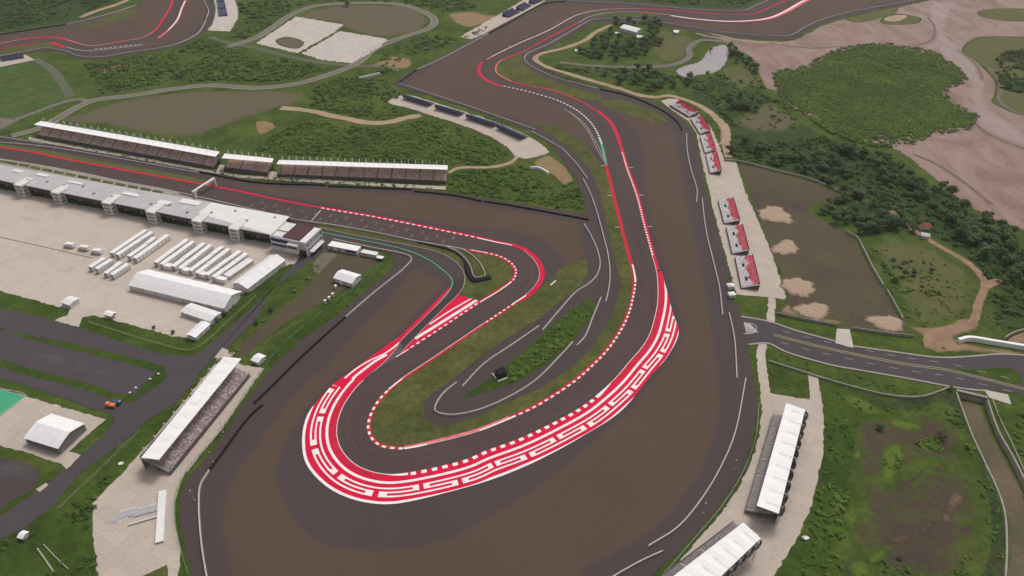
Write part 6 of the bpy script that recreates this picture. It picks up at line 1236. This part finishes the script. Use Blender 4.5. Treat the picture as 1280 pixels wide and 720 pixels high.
scrub('mangrove_wood', [[(970, 93), (1010, 87), (1042, 68), (1070, 60), (1110, 58), (1160, 68), (1177, 73), (1205, 95), (1198, 102), (1180, 105), (1175, 120), (1190, 132), (1214, 144), (1208, 156), (1167, 164), (1110, 168), (1072, 168), (1035, 160), (1022, 145), (985, 128), (972, 110)], [(964, 90), (1008, 82), (1040, 63), (1070, 56), (1112, 54), (1164, 64), (1182, 72), (1212, 96), (1202, 106), (1186, 110), (1184, 120), (1198, 132), (1222, 145), (1214, 161), (1168, 170), (1112, 176), (1072, 174), (1030, 162), (1015, 148), (978, 130)]], 10, (1.4, 2.7), 'leaf_mangrove', 9, 0, tint=(.15, .75), flat=.85, thin=(1.0, .28), gap=[(1082, 72), (1090, 77), (1102, 81), (1114, 86), (1125, 88)])
scrub('scrub', [[(1012, 146), (1035, 160), (1075, 168), (1120, 170), (1165, 165), (1150, 178), (1120, 186), (1085, 182), (1050, 172), (1020, 156)]], 16, (1.6, 3.4), 'leaf_mangrove', 29, .5, tint=(.1, .6))
scrub('scrub', [[(688, 84), (720, 90), (760, 100), (800, 112), (840, 115), (870, 122), (900, 140), (920, 160), (910, 120), (880, 102), (860, 98), (820, 90), (780, 86), (730, 85)]], 28, (1.6, 3.6), 'leaf_scrub', 10, .9)
scrub('scrub', [[(672, 86), (700, 98), (740, 108), (780, 116), (815, 127), (800, 121), (770, 113), (735, 104), (705, 94), (685, 86)]], 18, (1.0, 1.8), 'leaf_scrub', 11, .4)
scrub('scrub', [[(905, 182), (925, 170), (960, 182), (1000, 175), (1030, 172), (1060, 182), (1100, 205), (1160, 240), (1200, 262), (1250, 300), (1290, 335), (1290, 390), (1245, 400), (1240, 360), (1205, 318), (1140, 280), (1095, 292), (1050, 275), (1035, 262), (1052, 242), (1000, 218), (950, 204), (918, 199)]], 30, (1.6, 3.8), 'leaf_scrub', 12, .6, tint=(.05, .5))
scrub('scrub', [[(1245, 70), (1290, 60), (1340, 70), (1360, 120), (1290, 118), (1250, 112), (1247, 95)]], 26, (2.0, 4.0), 'leaf_scrub', 13, .7, tint=(.05, .5))
scrub('scrub', [[(1032, 520), (1060, 510), (1066, 560), (1060, 620), (1050, 690), (1060, 730), (985, 730), (1008, 660), (1028, 600), (1032, 560)]], 18, (.8, 1.7), 'leaf_lush', 14, .8, tint=(.25, .8))
scrub('scrub', [[(1098, 700), (1060, 730), (1100, 745), (1220, 740), (1255, 700), (1250, 640), (1236, 600), (1222, 600), (1230, 650), (1215, 690), (1170, 718)]], 22, (.8, 1.6), 'leaf_lush', 15, .9, tint=(.2, .8))
scrub('scrub', [[(1190, 500), (1210, 545), (1230, 590), (1215, 570), (1200, 540), (1178, 512)], [(1240, 510), (1280, 520), (1300, 600), (1270, 560)], [(1105, 560), (1128, 558), (1124, 596), (1104, 600)], [(1140, 545), (1180, 540), (1185, 560), (1150, 570)]], 16, (.9, 2.0), 'leaf_lush', 16, .6, tint=(.3, .9))
scrub('hedge', [[(242, 424), (262, 407), (300, 371), (345, 336), (352, 336), (306, 374), (268, 408), (248, 428)], [(285, 440), (300, 425), (345, 380), (380, 345), (398, 330), (404, 336), (380, 356), (345, 392), (310, 425), (292, 444)]], 22, (.9, 2.0), 'leaf_scrub', 17, .5, tint=(.2, .9))
scrub('scrub', [[(-30, 690), (10, 668), (40, 660), (60, 680), (40, 690), (15, 688), (-10, 704), (-30, 730)], [(60, 715), (90, 690), (120, 690), (122, 745), (60, 745)], [(70, 650), (110, 610), (150, 585), (116, 630), (112, 660)]], 16, (.9, 2.2), 'leaf_scrub', 18, .6, tint=(.1, .7))
scrub('scrub', [[(232, 507), (255, 475), (268, 456), (272, 450), (240, 490), (195, 540), (160, 580), (150, 590), (190, 545)], [(345, 450), (380, 420), (425, 390), (452, 364), (440, 366), (400, 392), (360, 418), (335, 448)]], 18, (.6, 1.3), 'leaf_lush', 19, .5)
scrub('scrub', [[(1240, 365), (1290, 375), (1290, 420), (1250, 410), (1228, 398)], [(1100, 330), (1130, 320), (1170, 340), (1190, 370), (1150, 380), (1120, 360)]], 60, (1.0, 2.6), 'leaf_scrub', 20, .8)
scrub('scrub', [[(1085, 302), (1120, 298), (1160, 307), (1200, 327), (1220, 347), (1222, 365), (1214, 392), (1188, 405), (1150, 410), (1132, 396), (1108, 352)], [(1235, 440), (1190, 440), (1150, 436), (1090, 424), (1150, 426), (1200, 434)]], 38, (.5, 1.5), 'leaf_scrub', 31, .9, tint=(.2, .9))
scrub('scrub', [[(56, 172), (90, 180), (160, 193), (240, 209), (240, 212), (150, 196), (56, 176)], [(270, 213), (340, 222), (460, 229), (556, 236), (556, 240), (460, 234), (330, 227), (268, 218)]], 12, (.7, 1.5), 'leaf_scrub', 21, .3)
scrub('scrub', [[(790, -12), (950, -14), (940, 3), (900, 9), (820, 2)]], 45, (1.5, 3.0), 'leaf_scrub', 22, .6, tint=(.05, .5))
scrub('scrub', [[(975, 466), (1005, 474), (1008, 495), (966, 484), (962, 466)], [(1030, 485), (1100, 505), (1180, 500), (1150, 520), (1080, 515), (1035, 498)], [(965, 438), (1030, 458), (1100, 476), (1160, 486), (1150, 494), (1090, 484), (1000, 460)]], 30, (.5, 1.2), 'leaf_lush', 23, .7)
scrub('scrub', [[(880, 90), (905, 88), (945, 90), (960, 118), (1000, 148), (990, 165), (930, 160), (905, 140), (880, 115)]], 60, (1.4, 3.2), 'leaf_scrub', 24, .9)

# individual trees
CROWN, TRUNK = [], None
for k in range(7):
    r = np.random.default_rng(90 + k); P, N = leaf_cloud(r, 330, 7, 1, .95); P = P * np.array((1.0, 1.0, 1.0)); P[:, 2] += .42
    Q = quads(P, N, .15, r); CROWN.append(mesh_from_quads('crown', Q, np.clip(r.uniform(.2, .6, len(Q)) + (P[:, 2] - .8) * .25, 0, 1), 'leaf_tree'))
def trunk_mesh():
    m = MB(); m.tube((0, 0, 0), (.03, .02, .55), .075, 7, .05)
    for t in range(5): a = t * 1.26; m.tube((.03, .02, .45), (.42 * math.cos(a), .42 * math.sin(a), .85), .032, 5, .012)
    o = m.build('trunk', 'bark'); me = o.data; bpy.data.objects.remove(o); return me
TRUNK = trunk_mesh()
PALM = None
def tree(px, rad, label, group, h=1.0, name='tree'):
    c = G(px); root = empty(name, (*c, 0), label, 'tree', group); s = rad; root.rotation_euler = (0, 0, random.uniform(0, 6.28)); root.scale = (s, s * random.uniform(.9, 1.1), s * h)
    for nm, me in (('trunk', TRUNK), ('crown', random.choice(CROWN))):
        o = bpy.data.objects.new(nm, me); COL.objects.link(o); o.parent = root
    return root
def wood(pts, n, rad, label, group, seed, h=(.9, 1.3), mind=.62, clear=None):
    C = sample(pts, n * 6, seed); kept = []
    inv = []
    for c in C:
        if all(np.linalg.norm(c - k) > rad[0] * 2 * mind for k in kept): kept.append(c)
        if len(kept) >= n: break
    for c in kept:
        if clear is not None and any(np.linalg.norm(c - G(q)) < d for q, d in clear): continue
        rr = random.uniform(*rad)
        root = empty('tree', (*c, 0), label, 'tree', group); root.rotation_euler = (0, 0, random.uniform(0, 6.28)); root.scale = (rr, rr * random.uniform(.9, 1.1), rr * random.uniform(*h))
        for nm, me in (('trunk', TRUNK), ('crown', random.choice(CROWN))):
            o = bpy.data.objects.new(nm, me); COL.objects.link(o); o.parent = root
random.seed(21)
wood([(1060, 185), (1120, 205), (1180, 238), (1240, 280), (1290, 320), (1290, 350), (1240, 318), (1180, 275), (1120, 240), (1075, 210), (1050, 192)], 62, (3.4, 5.6), 'dark green tree in the belt along the edge of the mudflat', 'trees in the belt along the mudflat', 31)
wood([(1015, 262), (1050, 245), (1090, 240), (1150, 275), (1160, 290), (1120, 292), (1090, 300), (1062, 290), (1040, 278)], 42, (3.2, 5.2), 'dark tree in the clump right of the brown field', 'trees in the clump by the brown field', 32)
wood([(908, 184), (940, 178), (990, 200), (1030, 190), (1050, 205), (1080, 235), (1052, 240), (1000, 215), (950, 203), (918, 197)], 30, (3.0, 5.0), 'round dark tree behind the grey field wall', 'trees behind the field wall', 33)
wood([(1160, 270), (1225, 320), (1245, 345), (1285, 360), (1285, 330), (1230, 300), (1190, 268)], 24, (3.2, 5.4), 'dark tree between the dirt track and the mudflat', 'trees beside the dirt track', 34)
wood([(745, 52), (760, 42), (768, 28), (822, 24), (832, 38), (824, 64), (800, 78), (755, 78), (722, 68)], 78, (3.4, 5.6), 'dark tree in the grove round the peninsula house', 'trees round the peninsula house', 35, clear=[((790, 42), 19), ((783, 46), 12), ((772, 43), 7), ((800, 48), 8)])
wood([(750, 96), (790, 86), (845, 95), (870, 100), (850, 118), (800, 112), (765, 106)], 28, (3.0, 4.8), 'dark tree below the canal road of the peninsula', 'trees below the canal road', 36)
wood([(908, 62), (918, 62), (940, 78), (948, 92), (940, 92), (925, 80), (912, 78)], 14, (3.2, 5.0), 'dark tree between the pond and the mudflat', 'trees beside the pond', 37)
wood([(900, 122), (935, 118), (955, 128), (940, 145), (915, 140)], 14, (3.0, 4.6), 'dark tree on the meadow below the pond', 'trees on the meadow below the pond', 38)
for px, rad, lab in (((301, 372), 2.4, 'small tree at the corner of the largest marquee'), ((345, 336), 2.3, 'small tree beside the narrow marquee by the paddock road'), ((336, 341), 1.7, 'low tree leaning on the narrow marquee wall'), ((281, 394), 2.0, 'small tree between the low shed and the paddock fence'), ((270, 401), 1.9, 'small tree behind the narrow corner tent'), ((340, 388), 2.2, 'small tree in the verge right of the paddock road'), ((322, 404), 2.4, 'round tree in the verge by the left stand'), ((193, 411), 1.3, 'tiny tree on the grass rim of the sandy yard'), ((217, 417), 1.5, 'tiny tree near the right corner of the sandy yard'), ((1164, 340), 2.0, 'lone bush tree in the olive meadow, upper one'), ((1142, 344), 2.4, 'lone dark bush tree in the middle of the olive meadow'), ((1120, 352), 2.2, 'lone bush tree at the left of the olive meadow'),
                     ((1099, 536), 2.2, 'dark bush tree at the upper rim of the swamp'), ((1176, 548), 2.8, 'dark bush tree near the bright reeds of the swamp'), ((1187, 488), 1.8, 'dark tree at the end of the retaining wall by the culvert'), ((888, 64), 2.6, 'dark round bush standing in the pond'), ((500, 76), 2.6, 'lone dark tree on the bare patch by the upper run-off'), ((434, 8), 4.2, 'dark tree at the top of the far loop road')):
    tree(px, rad, lab, None, random.uniform(.9, 1.15))

# ------------------------------------------------------------------ air, light, camera settings
b = MB(); b.box((0, 1100, -4.0), (5600, 4200, 284)); hz = b.build('haze', 'white'); tag(hz, kind='stuff')
hm = bpy.data.materials.new('haze'); hm.use_nodes = True; nt = hm.node_tree
for n in list(nt.nodes):
    if n.type != 'OUTPUT_MATERIAL': nt.nodes.remove(n)
pv = nt.nodes.new('ShaderNodeVolumePrincipled'); pv.inputs['Color'].default_value = (0.90, 0.87, 0.87, 1); pv.inputs['Density'].default_value = 0.000055; pv.inputs['Anisotropy'].default_value = 0.1
nt.links.new(pv.outputs['Volume'], [n for n in nt.nodes if n.type == 'OUTPUT_MATERIAL'][0].inputs['Volume'])
hz.data.materials.clear(); hz.data.materials.append(hm)

w = bpy.data.worlds.new('World'); sc.world = w; w.use_nodes = True; nt = w.node_tree
SUN_EL, SUN_AZ = R(58), R(35)      # azimuth measured from +Y towards +X
sky = nt.nodes.new('ShaderNodeTexSky'); sky.sky_type = 'NISHITA'; sky.sun_disc = False; sky.sun_elevation = SUN_EL; sky.sun_rotation = SUN_AZ
sky.air_density = 1.0; sky.dust_density = 6.0; sky.ozone_density = 1.0; sky.altitude = 50
hs = nt.nodes.new('ShaderNodeHueSaturation'); hs.inputs['Saturation'].default_value = 0.22
bg = nt.nodes['Background']; bg.inputs['Strength'].default_value = 0.13
nt.links.new(sky.outputs['Color'], hs.inputs['Color']); nt.links.new(hs.outputs['Color'], bg.inputs['Color'])
sl = bpy.data.lights.new('sun', 'SUN'); sl.energy = 1.3; sl.angle = R(14); sl.color = (1.0, 0.95, 0.90)
so = bpy.data.objects.new('sun', sl); COL.objects.link(so); so.location = (0, 0, 400)
dv = Vector((math.sin(SUN_AZ) * math.cos(SUN_EL), math.cos(SUN_AZ) * math.cos(SUN_EL), math.sin(SUN_EL)))
so.rotation_euler = dv.to_track_quat('Z', 'Y').to_euler()
vs_ = sc.view_settings; vs_.view_transform = 'Standard'; vs_.look = 'None'; vs_.gamma = 1.0; vs_.exposure = 0.0; vs_.use_curve_mapping = False
sc.cycles.max_bounces = 6; sc.cycles.volume_bounces = 1; sc.cycles.diffuse_bounces = 3
sc.cycles.use_denoising = True
